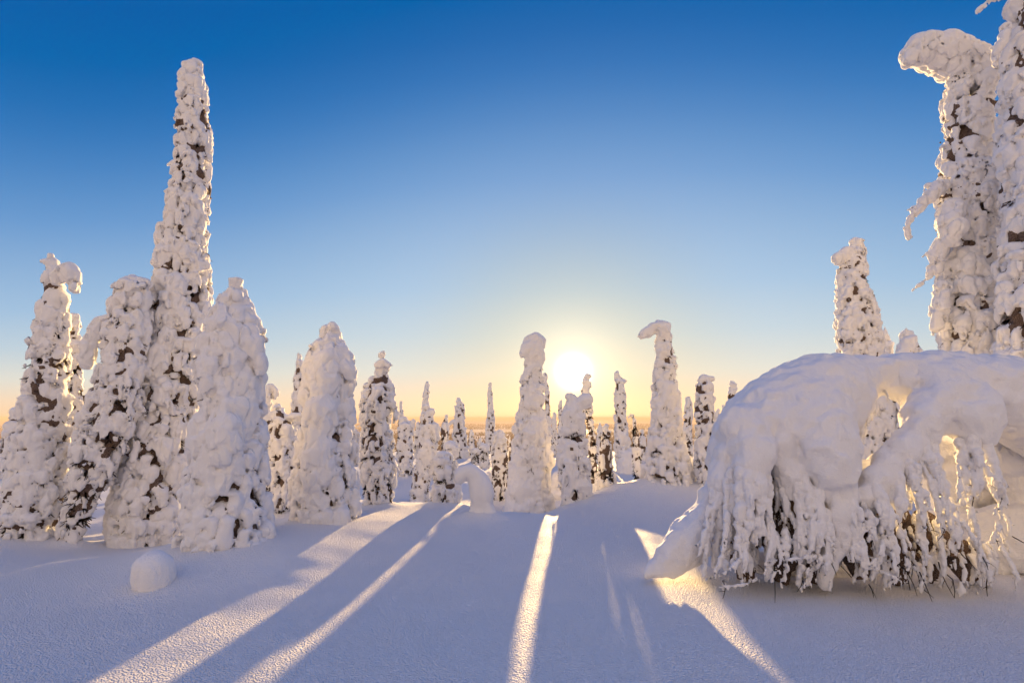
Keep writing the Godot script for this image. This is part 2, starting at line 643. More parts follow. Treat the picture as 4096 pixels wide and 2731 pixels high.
func noise_map(freq: float, octaves: int, bump: float, size := 512, seed_ := 1) -> NoiseTexture2D:
	var n := FastNoiseLite.new()
	n.seed = seed_
	n.frequency = freq
	n.fractal_octaves = octaves
	var t := NoiseTexture2D.new()
	t.width = size
	t.height = size
	t.seamless = true
	t.as_normal_map = bump > 0.0
	t.bump_strength = bump
	t.noise = n
	return t


# The grain of loose snow: random specks of two sizes, which repeat without a seam.
func grain_map(side: int, bump: float) -> ImageTexture:
	var rng := RandomNumberGenerator.new()
	rng.seed = 12
	var bytes := PackedByteArray()
	bytes.resize(side * side)
	for i in side * side:
		bytes[i] = rng.randi() & 255
	var im := Image.create_from_data(side, side, false, Image.FORMAT_L8, bytes)
	im.resize(side * 2, side * 2, Image.INTERPOLATE_CUBIC)
	im.bump_map_to_normal_map(bump)
	return ImageTexture.create_from_image(im)


func materials() -> void:
	var s := StandardMaterial3D.new()
	s.albedo_color = Color(0.912, 0.908, 0.912)
	s.roughness = 0.75
	s.metallic_specular = 0.3
	s.normal_enabled = true
	s.normal_texture = noise_map(0.08, 3, 4.0, 512, 5)
	s.normal_scale = 1.5
	s.uv1_triplanar = true
	s.uv1_world_triplanar = true
	s.uv1_scale = Vector3(1.4, 1.4, 1.4)
	mat.snow = s
	var g: StandardMaterial3D = s.duplicate()
	g.normal_texture = grain_map(512, 5.0)
	g.normal_scale = 1.05
	g.roughness = 0.65
	g.metallic_specular = 0.18
	g.uv1_scale = Vector3(0.27, 0.27, 0.27)
	mat.ground = g
	var b := StandardMaterial3D.new()
	b.albedo_color = Color(0.23, 0.16, 0.12)
	b.roughness = 0.9
	mat.bark = b
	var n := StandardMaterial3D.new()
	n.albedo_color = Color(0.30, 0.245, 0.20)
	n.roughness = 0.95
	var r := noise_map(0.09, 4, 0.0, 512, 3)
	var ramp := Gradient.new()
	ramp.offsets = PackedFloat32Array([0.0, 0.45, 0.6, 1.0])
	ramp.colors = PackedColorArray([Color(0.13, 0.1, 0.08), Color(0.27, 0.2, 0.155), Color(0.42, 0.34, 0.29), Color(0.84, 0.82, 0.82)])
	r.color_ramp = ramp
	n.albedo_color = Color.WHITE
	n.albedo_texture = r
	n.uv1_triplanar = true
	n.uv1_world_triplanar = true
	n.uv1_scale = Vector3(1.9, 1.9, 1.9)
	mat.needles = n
	var l := StandardMaterial3D.new()
	l.albedo_color = Color(0.8, 0.82, 0.85)
	l.roughness = 0.14
	mat.lake = l
	var c := StandardMaterial3D.new()
	c.albedo_color = Color(0.34, 0.27, 0.22)
	c.roughness = 0.95
	mat.conifer = c


func _ready() -> void:
	var cam := Camera3D.new()
	cam.name = "camera"
	cam.position = Vector3(0, 1.6, 0)
	cam.rotation_degrees = Vector3(8.5, 0, 0)
	cam.fov = 67.4
	cam.near = 0.05
	cam.far = 60000.0
	cam.current = true
	add_child(cam)
	var towards := Vector3(0.1200, 0.0889, -0.9978).normalized()
	var sun := DirectionalLight3D.new()
	sun.name = "sun"
	sun.light_energy = 1.3
	sun.light_color = Color(1.0, 0.82, 0.54)
	sun.light_angular_distance = 0.8
	sun.shadow_enabled = true
	sun.look_at_from_position(Vector3.ZERO, -towards, Vector3.UP)
	add_child(sun)
	var env := Environment.new()
	env.background_mode = Environment.BG_SKY
	var sky := Sky.new()
	var pano := PanoramaSkyMaterial.new()
	pano.panorama = ImageTexture.create_from_image(sky_image(towards))
	sky.sky_material = pano
	env.sky = sky
	env.tonemap_mode = Environment.TONE_MAPPER_LINEAR
	env.tonemap_exposure = 3.35
	env.sdfgi_enabled = true
	env.ssao_enabled = true
	env.ssil_enabled = true
	env.fog_enabled = true
	env.fog_density = 0.00026
	env.fog_light_color = Color(1.0, 0.9, 0.78)
	var around := WorldEnvironment.new()
	around.name = "world_environment"
	around.environment = env
	add_child(around)

	lump_noise.noise_type = FastNoiseLite.TYPE_CELLULAR
	lump_noise.cellular_return_type = FastNoiseLite.RETURN_DISTANCE2_SUB
	lump_noise.frequency = 5.0
	lump_noise.fractal_type = FastNoiseLite.FRACTAL_NONE
	crumb_noise.noise_type = FastNoiseLite.TYPE_CELLULAR
	crumb_noise.cellular_distance_function = FastNoiseLite.DISTANCE_EUCLIDEAN_SQUARED
	crumb_noise.cellular_return_type = FastNoiseLite.RETURN_DISTANCE
	crumb_noise.frequency = 11.0
	crumb_noise.fractal_type = FastNoiseLite.FRACTAL_NONE
	soft_noise.frequency = 4.0
	soft_noise.fractal_octaves = 2
	roll.frequency = 0.16
	roll.fractal_octaves = 2
	roll.seed = 4
	ripple.frequency = 0.9
	ripple.fractal_octaves = 2
	materials()
	drifts = [
		[-6.63, -7.33, 0.03, 1.3, 1.3],
		[-6.63, -7.33, 0.12, 0.53, 0.53],
		[-14.4, -15.3, 0.12, 1.12, 1.12],
		[-6.07, -7.35, 0.12, 0.19, 0.19],
		[-5.5, -7.99, -0.32, 1.3, 1.3],
		[-5.5, -7.99, 0.12, 0.74, 0.74],
		[-3.23, -6.1, 0.14, 1.3, 1.3],
		[-3.23, -6.1, 0.16, 0.91, 0.91],
		[-3.29, -5, -0.06, 1.3, 1.3],
		[-3.29, -5, 0.03, 0.31, 0.31],
		[-2.6, -7.44, 0.02, 1.3, 1.3],
		[-2.6, -7.44, 0.15, 0.82, 0.82],
		[-4.28, -9.77, -0.17, 1.3, 1.3],
		[-4.28, -9.77, 0.12, 0.26, 0.26],
		[-2.25, -8.92, 0.1, 1.3, 1.3],
		[-2.25, -8.92, 0.12, 0.38, 0.38],
		[-2.97, -14.77, 0.12, 0.32, 0.32],
		[-2.2, -12.35, -0.42, 1.3, 1.3],
		[-2.2, -12.35, 0.12, 0.4, 0.4],
		[-2.12, -22.95, 0.12, 0.68, 0.68],
		[-1.16, -9.26, 0, 1.3, 1.3],
		[-1.16, -9.26, 0.12, 0.4, 0.4],
		[-0.45, -8.02, 0.12, 1.3, 1.3],
		[-0.45, -8.02, 0.12, 0.32, 0.32],
		[-0.3, -11.81, 0.04, 1.3, 1.3],
		[-0.3, -11.81, 0.12, 0.22, 0.22],
		[0.35, -10.89, -0.56, 1.3, 1.3],
		[0.35, -10.89, 0.12, 0.9, 0.9],
		[1.27, -10.35, 0.13, 1.3, 1.3],
		[1.27, -10.35, 0.12, 0.45, 0.45],
		[1.18, -12.4, -0.26, 1.3, 1.3],
		[1.18, -12.4, 0.12, 0.52, 0.52],
		[1.98, -11, 0.11, 1.3, 1.3],
		[1.98, -11, 0.12, 0.36, 0.36],
		[3.55, -16.31, 0.12, 0.5, 0.5],
		[3.19, -10.69, 0.2, 1.3, 1.3],
		[3.19, -10.69, 0.25, 0.64, 0.64],
		[3.27, -11.2, 0.12, 0.3, 0.3],
		[3.75, -10.17, 0.12, 0.21, 0.21],
		[7.2, -10.81, 0.12, 0.84, 0.84],
		[6.8, -7.83, 0.12, 0.86, 0.86],
		[6.79, -6.8, 0.12, 0.82, 0.82],
	]
	ground()
	trees()
	fallen_tree()
	lowland()
	finish()
	forest_behind()


func trees() -> void:
	spruce("knobbly snow-covered spruce with a forked top, farthest to the left", Vector2(-6.63, -7.33), [[0.03, 0, 0.36], [0.58, -0.02, 0.37], [1.05, -0.02, 0.35], [1.6, -0.02, 0.29], [1.97, -0.02, 0.27], [2.4, -0.04, 0.25], [2.85, -0.06, 0.24], [3.24, -0.07, 0.19], [3.63, -0.16, 0.12], [3.94, -0.24, 0.1]], {"seed": 10, "boughs": 22, "clump": 0.28, "inside": 0.79, "amp": 0.07, "split": 0.5, "gap": 0.05, "cell": 0.0280, "arms": [[[-0.15, 3.7, 0, 0.08], [-0.2, 3.87, 0, 0.09], [-0.25, 3.86, 0.05, 0.07]], [[-0.02, 3.62, 0.05, 0.11], [0.14, 3.72, 0.1, 0.13], [0.23, 3.66, 0.1, 0.1], [0.3, 3.44, 0.12, 0.08]], [[-0.16, 2.83, 0.1, 0.09], [-0.18, 2.71, 0.15, 0.08]]]})
	spruce("low broad snow-covered spruce against the left edge, beside the fork-topped spruce", Vector2(-14.4, -15.3), [[-1.56, 0, 0.75], [-0.16, -0.08, 0.6], [1.21, -0.16, 0.35], [1.95, -0.26, 0.11]], {"seed": 17, "boughs": 12, "amp": 0.06, "inside": 0.8, "clump": 0.2, "gap": 0.05, "cell": 0.0678})
	spruce("slim snow-covered spruce rising just behind the fork-topped spruce", Vector2(-6.88, -8.25), [[0.92, 0, 0.14], [1.6, -0.08, 0.12], [2.22, -0.16, 0.1], [2.79, -0.24, 0.1], [3.11, -0.28, 0.08], [3.3, -0.3, 0.07]], {"seed": 24, "clump": 0.17, "cell": 0.0347})
	spruce("arching snow-covered spruce that leans left with a dark open side", Vector2(-6.07, -7.35), [[-0.12, 0, 0.13], [0.17, 0.02, 0.15], [0.64, 0.11, 0.23], [0.99, 0.25, 0.33], [1.47, 0.32, 0.36], [1.97, 0.41, 0.33], [2.41, 0.46, 0.29], [2.85, 0.46, 0.29], [3.24, 0.47, 0.28], [3.54, 0.48, 0.25], [3.66, 0.5, 0.15]], {"seed": 31, "boughs": 26, "clump": 0.22, "inside": 0.78, "amp": 0.07, "split": 0.45, "gap": 0.1, "smooth": 3.11, "shoots": 320, "cell": 0.0270, "arms": [[[0.28, 3, 0.1, 0.09], [0.14, 2.96, 0.1, 0.1], [0.1, 2.8, 0.12, 0.11], [0.03, 2.58, 0.12, 0.11], [0.03, 2.39, 0.12, 0.12]]]})
	spruce("tallest snow-covered spruce, a high narrow spire left of centre", Vector2(-5.5, -7.99), [[-0.32, 0, 0.49], [0.36, 0.02, 0.48], [1, 0.03, 0.47], [1.66, 0.11, 0.46], [2.34, 0.18, 0.46], [2.68, 0.22, 0.44], [3.1, 0.21, 0.47], [3.74, 0.2, 0.43], [4.47, 0.17, 0.37], [5.22, 0.19, 0.31], [5.99, 0.16, 0.26], [6.38, 0.14, 0.28], [6.78, 0.1, 0.27], [7.18, 0.06, 0.21], [7.47, 0.03, 0.19], [7.67, 0.03, 0.09]], {"seed": 38, "boughs": 26, "clump": 0.28, "inside": 0.79, "amp": 0.07, "split": 0.5, "gap": 0.05, "cell": 0.0210, "shoots": 420, "arms": [[[0.49, 5.62, 0.05, 0.06], [0.52, 5.46, 0.05, 0.05], [0.5, 5.39, 0.05, 0.03]], [[0.56, 4.16, 0.05, 0.07], [0.62, 3.98, 0.05, 0.04]], [[-0.13, 5.8, 0, 0.04], [-0.22, 5.78, 0, 0.03]]]})
	spruce("hooded snow-covered spruce with a round knob, right of the tallest spire", Vector2(-3.23, -6.1), [[0.14, 0, 0.51], [0.41, -0.04, 0.5], [0.9, -0.08, 0.45], [1.4, -0.09, 0.41], [1.8, -0.06, 0.36], [2.06, -0.09, 0.35], [2.27, -0.14, 0.4], [2.53, -0.14, 0.37], [2.75, -0.14, 0.28], [2.96, -0.18, 0.21], [3.11, -0.16, 0.13], [3.22, -0.16, 0.1], [3.3, -0.16, 0.08]], {"seed": 45, "boughs": 8, "amp": 0.04, "clump": 0.24, "inside": 0.77, "split": 0.5, "gap": 0.05, "smooth": 2.51, "cell": 0.0196, "arms": [[[-0.16, 3.21, 0, 0.09], [-0.16, 3.17, 0, 0.09]], [[-0.28, 2.85, 0.06, 0.11], [-0.31, 2.49, 0.14, 0.12], [-0.33, 2.26, 0.18, 0.09], [-0.35, 2.16, 0.18, 0.06]], [[-0.01, 2.84, 0.04, 0.12], [0.16, 2.49, 0.1, 0.12], [0.24, 2.27, 0.12, 0.1], [0.27, 2.15, 0.12, 0.07]], [[-0.08, 2.62, 0.14, 0.16], [-0.04, 2.37, 0.2, 0.16], [0.01, 2.18, 0.24, 0.11]]], "pads": [[0.05, 1.36, 0.35, 0.21, 0.33], [-0.21, 2.09, 0.3, 0.14, 0.24]]})
	spruce("small round snow-capped stump of a tree in the left foreground", Vector2(-3.29, -5), [[-0.06, 0, 0.14], [0.05, -0.01, 0.12], [0.2, -0.02, 0.1], [0.28, -0.03, 0.08]], {"seed": 52, "armk": 0.5, "clump": 0.12, "gap": 0, "smooth": -0.14, "shoots": 0, "amp": 0.01, "amp2": 0.01, "called": "snowy_sapling", "category": "young tree", "cell": 0.0140, "arms": [[[-0.03, 0.23, 0, 0.16], [-0.02, 0.17, 0, 0.15]]]})
	spruce("smooth cloaked snow-covered spruce with a round head, on its own drift", Vector2(-2.6, -7.44), [[0.02, 0, 0.48], [0.45, -0.03, 0.48], [0.92, -0.04, 0.46], [1.35, -0.02, 0.42], [1.85, -0.07, 0.35], [2.1, -0.06, 0.35], [2.29, -0.05, 0.36], [2.53, -0.07, 0.3], [2.64, -0.08, 0.25], [2.74, -0.09, 0.18], [2.84, -0.09, 0.15], [2.92, -0.1, 0.14], [2.97, -0.1, 0.09]], {"seed": 59, "boughs": 4, "amp": 0.04, "clump": 0.25, "inside": 0.75, "split": 0.5, "gap": 0.05, "smooth": 1.78, "cell": 0.0224, "arms": [[[0.13, 2.5, 0.08, 0.15], [0.25, 2.28, 0.12, 0.13], [0.29, 2.14, 0.13, 0.08]], [[-0.22, 2.44, 0.1, 0.16], [-0.28, 2.15, 0.16, 0.13], [-0.3, 1.84, 0.2, 0.11]], [[-0.01, 2.39, 0.2, 0.2], [-0.02, 2.02, 0.28, 0.2], [-0.04, 1.66, 0.3, 0.16]]], "pads": [[-0.01, 1.02, 0.42, 0.25, 0.42], [-0.03, 1.6, 0.38, 0.24, 0.36]]})
	spruce("thin snow-covered spire seen over the shoulder of the cloaked spruce", Vector2(-5.84, -14.34), [[0.65, 0, 0.31], [1.59, -0.06, 0.26], [2.32, -0.1, 0.2], [3.11, -0.13, 0.13], [3.41, -0.16, 0.08]], {"seed": 66, "clump": 0.19, "cell": 0.0500})
	spruce("small bent-topped snow-covered tree beside the hooded spruce", Vector2(-5.66, -12.08), [[0.8, 0, 0.15], [1.49, -0.05, 0.13], [1.9, -0.08, 0.11], [2.15, -0.03, 0.13], [2.37, -0.07, 0.1]], {"seed": 73, "clump": 0.16, "cell": 0.0430, "arms": [[[-0.02, 2.31, 0, 0.09], [0.11, 2.2, 0, 0.08], [0.12, 2.08, 0, 0.06]], [[0.03, 1.6, 0, 0.08], [0.12, 1.7, 0, 0.09]]]})
	spruce("bushy snow-covered spruce with a flat side branch, left of the cloaked spruce", Vector2(-4.28, -9.77), [[-0.17, 0, 0.17], [0.32, 0.02, 0.28], [0.87, 0, 0.29], [1.35, -0.04, 0.26], [1.68, -0.12, 0.15], [1.87, -0.16, 0.06]], {"seed": 80, "boughs": 18, "inside": 0.78, "clump": 0.2, "gap": 0.05, "shoots": 350, "cell": 0.0344, "arms": [[[-0.04, 1.56, 0, 0.09], [0.16, 1.61, 0, 0.1], [0.37, 1.61, 0, 0.09]]]})
	spruce("shaggy open snow-covered spruce with a disc-shaped brim near its top", Vector2(-2.25, -8.92), [[0.1, 0, 0.25], [0.44, -0.01, 0.29], [0.74, -0.01, 0.31], [1.14, -0.07, 0.31], [1.42, -0.08, 0.27], [1.66, -0.11, 0.24], [1.87, -0.1, 0.33], [2.08, -0.07, 0.28], [2.21, -0.05, 0.18], [2.33, -0.04, 0.11], [2.44, -0.02, 0.07], [2.5, 0, 0.13], [2.61, -0.02, 0.08], [2.75, -0.03, 0.06]], {"seed": 87, "boughs": 44, "amp": 0.07, "clump": 0.17, "gap": 0.14, "inside": 0.78, "shoots": 420, "cell": 0.0297, "arms": [[[-0.02, 2.71, 0, 0.05], [-0.03, 2.59, 0, 0.06], [-0.02, 2.49, 0, 0.07], [-0.03, 2.33, 0, 0.09]], [[0.12, 1.97, 0, 0.07], [0.22, 1.82, 0.05, 0.07], [0.24, 1.63, 0.05, 0.07], [0.23, 1.54, 0.05, 0.06]], [[0.22, 0.87, 0.1, 0.04], [0.36, 0.69, 0.1, 0.04], [0.41, 0.71, 0.1, 0.02]], [[-0.12, 2.51, 0.1, 0.05], [0.02, 2.52, 0.12, 0.09], [0.14, 2.49, 0.1, 0.05]]]})
	spruce("tiny thin snow-covered tree showing to the right of the shaggy spruce", Vector2(-5.69, -26.67), [[0.49, 0, 0.24], [1.26, -0.02, 0.2], [2.03, -0.04, 0.14], [2.5, -0.05, 0.1]], {"seed": 94, "clump": 0.2, "cell": 0.0880})
	spruce("flat-topped bluish snow-covered spruce in the shade behind the shaggy spruce", Vector2(-2.97, -14.77), [[-0.36, 0, 0.22], [0.5, -0.03, 0.26], [1.35, -0.07, 0.24], [1.54, -0.11, 0.15]], {"seed": 101, "clump": 0.18, "gap": 0.05, "cell": 0.0486, "arms": [[[0.14, 1.29, 0, 0.06], [0.15, 1.51, 0, 0.07], [0.2, 1.5, 0, 0.05]]]})
	spruce("needle-thin snow-covered spire behind the two-knobbed spruce", Vector2(-4.75, -28.79), [[0.4, 0, 0.36], [1.59, -0.03, 0.26], [2.38, -0.09, 0.21], [3.09, -0.07, 0.22], [3.6, -0.01, 0.12]], {"seed": 108, "clump": 0.2, "cell": 0.0941})
	spruce("two-knobbed snow-covered spruce with a broad skirt, left of the snowman-shaped tree", Vector2(-2.2, -12.35), [[-0.43, 0, 0.27], [-0.22, 0.02, 0.26], [0.22, 0.08, 0.23], [0.66, 0.16, 0.27], [0.99, 0.22, 0.28], [1.33, 0.23, 0.25], [1.51, 0.19, 0.21], [1.65, 0.13, 0.15], [1.8, 0.11, 0.12], [1.92, 0.12, 0.07]], {"seed": 115, "boughs": 10, "inside": 0.77, "clump": 0.19, "gap": 0.08, "cell": 0.0405, "arms": [[[0.22, 1.72, 0.05, 0.1], [0.29, 1.75, 0.05, 0.09]]]})
	spruce("frail bent snow-covered tree between two taller snowy spruces", Vector2(-2.12, -16.68), [[0.36, 0, 0.18], [0.9, -0.01, 0.15], [1.39, -0.03, 0.14], [1.57, -0.01, 0.08], [1.72, 0.02, 0.07]], {"seed": 122, "clump": 0.2, "gap": 0.2, "cell": 0.0542})
	spruce("bulb-topped snow-covered spruce with one thin side arm, behind the snowman-shaped tree", Vector2(-2.12, -22.95), [[-1.37, 0, 0.45], [-0.35, -0.01, 0.36], [0.26, -0.11, 0.37], [0.89, -0.22, 0.35], [1.3, -0.19, 0.27], [1.72, -0.19, 0.24], [2.15, -0.2, 0.24], [2.44, -0.26, 0.11]], {"seed": 129, "boughs": 8, "inside": 0.77, "clump": 0.19, "gap": 0.08, "cell": 0.0744, "arms": [[[-0.31, 1.44, 0, 0.12], [-0.54, 1.44, 0, 0.1], [-0.67, 1.29, 0, 0.08]]]})
	spruce("round-headed small snow-covered tree peeping over the snowman-shaped tree", Vector2(-1.83, -15.88), [[-0.86, 0, 0.18], [0.29, -0.01, 0.17], [0.48, 0, 0.23], [0.65, -0.01, 0.26], [0.78, -0.01, 0.24], [0.91, -0.02, 0.12]], {"seed": 136, "clump": 0.16, "smooth": 0.35, "gap": 0.02, "called": "snowy_sapling", "category": "young tree", "cell": 0.0516})
	spruce("snowman-shaped snow-covered tree of stacked rounded bulges", Vector2(-1.16, -9.26), [[0, 0, 0.26], [0.22, 0, 0.29], [0.34, 0, 0.29], [0.41, -0.02, 0.24], [0.48, -0.02, 0.22], [0.68, -0.01, 0.24], [0.85, -0.01, 0.21], [0.97, -0.04, 0.17], [1.02, -0.07, 0.07]], {"seed": 143, "clump": 0.17, "gap": 0.02, "inside": 0.75, "smooth": 0.48, "called": "snowy_sapling", "category": "young tree", "cell": 0.0301})
	spruce("little snow-covered tree bent over like a cane, beside the snowman-shaped tree", Vector2(-0.45, -8.02), [[0.12, 0, 0.22], [0.34, 0, 0.14], [0.47, -0.01, 0.08]], {"seed": 150, "clump": 0.2, "gap": 0, "smooth": -1.19, "shoots": 0, "amp": 0.01, "amp2": 0.01, "called": "snowy_sapling", "category": "young tree", "armk": 0.5, "cell": 0.0259, "arms": [[[-0.35, 0.68, 0.05, 0.08], [-0.32, 0.77, 0.05, 0.09], [-0.22, 0.8, 0.02, 0.1], [-0.11, 0.74, 0, 0.12], [-0.04, 0.61, 0, 0.15], [-0.01, 0.45, 0, 0.17]]]})
	spruce("ball-headed small snow-covered tree left of the dome-topped one", Vector2(-0.95, -18.35), [[-0.39, 0, 0.21], [0.08, 0, 0.21], [0.29, -0.01, 0.17], [0.47, -0.01, 0.21], [0.59, -0.02, 0.2], [0.71, -0.02, 0.11]], {"seed": 157, "clump": 0.16, "smooth": 0.26, "gap": 0.05, "called": "snowy_sapling", "category": "young tree", "cell": 0.0593})
	spruce("smallest of the ball-headed snow-covered trees, beside the bulb-topped spruce", Vector2(-1.38, -20), [[-0.54, 0, 0.17], [0.17, -0.02, 0.19], [0.34, -0.02, 0.18], [0.47, -0.02, 0.1]], {"seed": 164, "clump": 0.16, "smooth": 0.11, "gap": 0.08, "called": "snowy_sapling", "category": "young tree", "cell": 0.0647})
	spruce("dome-topped snow-covered tree left of the central column", Vector2(-0.3, -11.81), [[0.03, 0, 0.15], [0.24, 0, 0.18], [0.49, 0.02, 0.19], [0.91, 0.02, 0.19], [1.07, 0.02, 0.2], [1.16, 0.02, 0.17], [1.26, 0.02, 0.13], [1.33, 0.02, 0.05]], {"seed": 171, "clump": 0.17, "smooth": 1.07, "gap": 0.08, "inside": 0.8, "cell": 0.0381})
	spruce("thin snow-covered tree squeezed between the dome-topped tree and central column", Vector2(-0.04, -12.11), [[0.21, 0, 0.1], [0.7, 0, 0.08], [1.04, 0, 0.06], [1.17, 0, 0.03]], {"seed": 178, "clump": 0.17, "cell": 0.0391})
	spruce("knee-high snow-covered bump of a tree at the foot of the dome-topped tree", Vector2(-0.51, -11.29), [[0.07, 0, 0.1], [0.37, 0, 0.08], [0.46, 0.01, 0.05]], {"seed": 185, "smooth": -2.33, "shoots": 0, "amp": 0.01, "amp2": 0.01, "gap": 0, "called": "snowy_sapling", "category": "young tree", "cell": 0.0365, "clump": 0.2})
	spruce("slender lone snow-covered spire against the orange lowland", Vector2(-1.48, -35.7), [[-1.35, 0, 0.47], [-0.18, 0.01, 0.43], [0.82, -0.01, 0.39], [1.7, -0.02, 0.33], [2.12, 0.02, 0.26], [2.78, -0.04, 0.23], [3.41, -0.05, 0.2], [4.02, -0.03, 0.12]], {"seed": 192, "clump": 0.22, "cell": 0.1153})
	spruce("central snow-covered column of a spruce standing alone, left of the sun", Vector2(0.35, -10.89), [[-0.56, 0, 0.6], [-0.1, 0, 0.54], [0.17, -0.02, 0.47], [0.53, 0.02, 0.46], [0.86, 0.05, 0.42], [1.28, 0.05, 0.37], [1.56, 0.05, 0.33], [1.84, 0.05, 0.27], [2.27, 0.09, 0.26], [2.56, 0.09, 0.2], [2.8, 0.11, 0.2], [2.96, 0.1, 0.22], [3.2, 0.09, 0.22], [3.4, 0.17, 0.1]], {"seed": 199, "inside": 0.74, "clump": 0.28, "split": 0.5, "gap": 0.02, "smooth": 0.48, "amp": 0.03, "drapes": 1, "cell": 0.0309, "arms": [[[0.16, 3.21, 0.02, 0.19], [0.14, 3.15, 0.02, 0.21]], [[-0.05, 3.07, 0.05, 0.11], [-0.07, 2.96, 0.06, 0.12]], [[0.22, 2.96, 0.06, 0.14], [0.21, 2.86, 0.06, 0.12]], [[0.11, 3.28, 0.05, 0.13], [0.16, 3.3, 0.05, 0.12]], [[0.42, 0.84, 0.1, 0.11], [0.46, 0.71, 0.1, 0.1]]], "pads": [[-0.1, 0.11, 0.2, 0.36, 0.63], [-0.14, -0.3, 0.25, 0.39, 0.36]]})
	spruce("thin dark-edged snow-covered tree half hidden behind the central column", Vector2(1.75, -22.95), [[-1.22, 0, 0.23], [-0.3, -0.01, 0.17], [0.92, -0.08, 0.14], [1.8, -0.15, 0.14], [2.71, -0.18, 0.13], [3.49, -0.26, 0.1]], {"seed": 206, "clump": 0.18, "cell": 0.0743})
	spruce("broad smooth-shouldered snow-covered spruce under the sun", Vector2(1.27, -10.35), [[0.13, 0, 0.3], [0.38, -0.03, 0.33], [0.64, -0.05, 0.35], [1.03, -0.06, 0.3], [1.3, -0.05, 0.27], [1.69, -0.04, 0.22], [1.93, -0.06, 0.14], [2.1, -0.11, 0.07]], {"seed": 213, "boughs": 6, "clump": 0.22, "amp": 0.03, "gap": 0.07, "inside": 0.77, "smooth": 1.25, "cell": 0.0337, "arms": [[[0.16, 1.9, 0.02, 0.14], [0.22, 1.96, 0.02, 0.14]]]})
	spruce("small crook-topped snow-covered tree left of the spruce under the sun", Vector2(2.37, -25.5), [[-1.13, 0, 0.25], [0.33, 0.04, 0.23], [1.59, 0.04, 0.17], [2.23, 0.03, 0.13], [2.46, 0.06, 0.12]], {"seed": 220, "clump": 0.17, "cell": 0.0826})
	spruce("faint thin snow-covered tree just right of the central column", Vector2(2.33, -28.9), [[-1.26, 0, 0.26], [0.39, 0.02, 0.22], [1.47, 0.03, 0.17], [1.93, 0.03, 0.11]], {"seed": 227, "clump": 0.18, "cell": 0.0936})
	spruce("thin snow-covered spire with a flat hat, right of the sun", Vector2(1.81, -11.76), [[0.15, 0, 0.12], [0.63, 0, 0.11], [0.95, 0.02, 0.11], [1.25, 0, 0.09], [1.56, -0.05, 0.08], [1.86, -0.1, 0.13], [2.17, -0.12, 0.13], [2.42, -0.11, 0.09], [2.55, -0.06, 0.12], [2.61, -0.04, 0.06]], {"seed": 234, "clump": 0.18, "cell": 0.0384})
	spruce("low dome of a snow-buried bush behind the central column", Vector2(1.18, -12.4), [[-0.27, 0, 0.35], [-0.1, -0.02, 0.29], [0.07, -0.03, 0.25], [0.25, -0.06, 0.2], [0.36, -0.06, 0.09]], {"seed": 241, "clump": 0.2, "gap": 0, "smooth": -2.71, "shoots": 0, "amp": 0.01, "amp2": 0.01, "called": "snowy_sapling", "category": "young tree", "cell": 0.0402})
	spruce("short pointed snow-covered spruce between the flat-hatted and crook-headed spires", Vector2(1.98, -11), [[0.11, 0, 0.24], [0.43, -0.01, 0.2], [0.71, -0.02, 0.16], [1, -0.01, 0.14], [1.23, 0, 0.11], [1.37, 0.02, 0.11], [1.47, 0.02, 0.05]], {"seed": 248, "clump": 0.16, "gap": 0.04, "cell": 0.0361})
	spruce("crook-headed slim snow-covered spruce with a bulging foot", Vector2(3.55, -16.31), [[-0.43, 0, 0.33], [0.2, -0.03, 0.31], [0.72, -0.08, 0.3], [1.23, -0.12, 0.24], [1.74, -0.13, 0.21], [2.33, -0.12, 0.2], [2.75, -0.12, 0.16], [2.89, -0.2, 0.13], [3.05, -0.21, 0.09]], {"seed": 255, "clump": 0.18, "gap": 0.07, "cell": 0.0539, "arms": [[[-0.02, 2.69, 0, 0.08], [0.06, 2.77, 0, 0.08]], [[-0.01, 0.4, 0.25, 0.24], [-0.01, 0.12, 0.25, 0.34], [-0.01, -0.22, 0.25, 0.37]]]})
	spruce("tiny snow-covered tree with a drooping hook behind the crook-headed spruce", Vector2(2.97, -12.38), [[0.38, 0, 0.11], [0.93, -0.02, 0.1], [1.32, -0.04, 0.07], [1.57, -0.04, 0.05], [1.68, -0.08, 0.05]], {"seed": 262, "clump": 0.18, "cell": 0.0411, "arms": [[[-0.05, 1.66, 0, 0.04], [-0.12, 1.67, 0, 0.04], [-0.17, 1.6, 0, 0.04]]]})
	spruce("beaked snow-covered spruce whose head points left like a bird", Vector2(3.19, -10.69), [[0.2, 0, 0.64], [0.52, -0.01, 0.57], [0.85, -0.01, 0.48], [1.19, -0.01, 0.39], [1.52, 0.02, 0.34], [2.04, 0, 0.29], [2.39, 0.01, 0.26], [2.74, 0.04, 0.25], [3.1, 0.03, 0.21], [3.5, 0, 0.15], [3.65, -0.07, 0.1]], {"seed": 269, "clump": 0.22, "amp": 0.04, "split": 0.6, "gap": 0.05, "inside": 0.72, "cell": 0.0316, "arms": [[[0.03, 3.46, 0.02, 0.15], [-0.15, 3.49, 0.02, 0.13], [-0.29, 3.4, 0.02, 0.13], [-0.45, 3.31, 0.02, 0.1]]]})
	spruce("snow-covered ball of a bush at the foot of the beaked spruce", Vector2(3.27, -11.2), [[-0.05, 0, 0.2], [0.04, -0.01, 0.22], [0.15, -0.01, 0.22], [0.25, 0, 0.19], [0.31, 0, 0.14], [0.35, 0, 0.05]], {"seed": 276, "clump": 0.2, "gap": 0, "smooth": -2.3, "shoots": 0, "amp": 0.01, "amp2": 0.01, "called": "snowy_sapling", "category": "young tree", "cell": 0.0376})
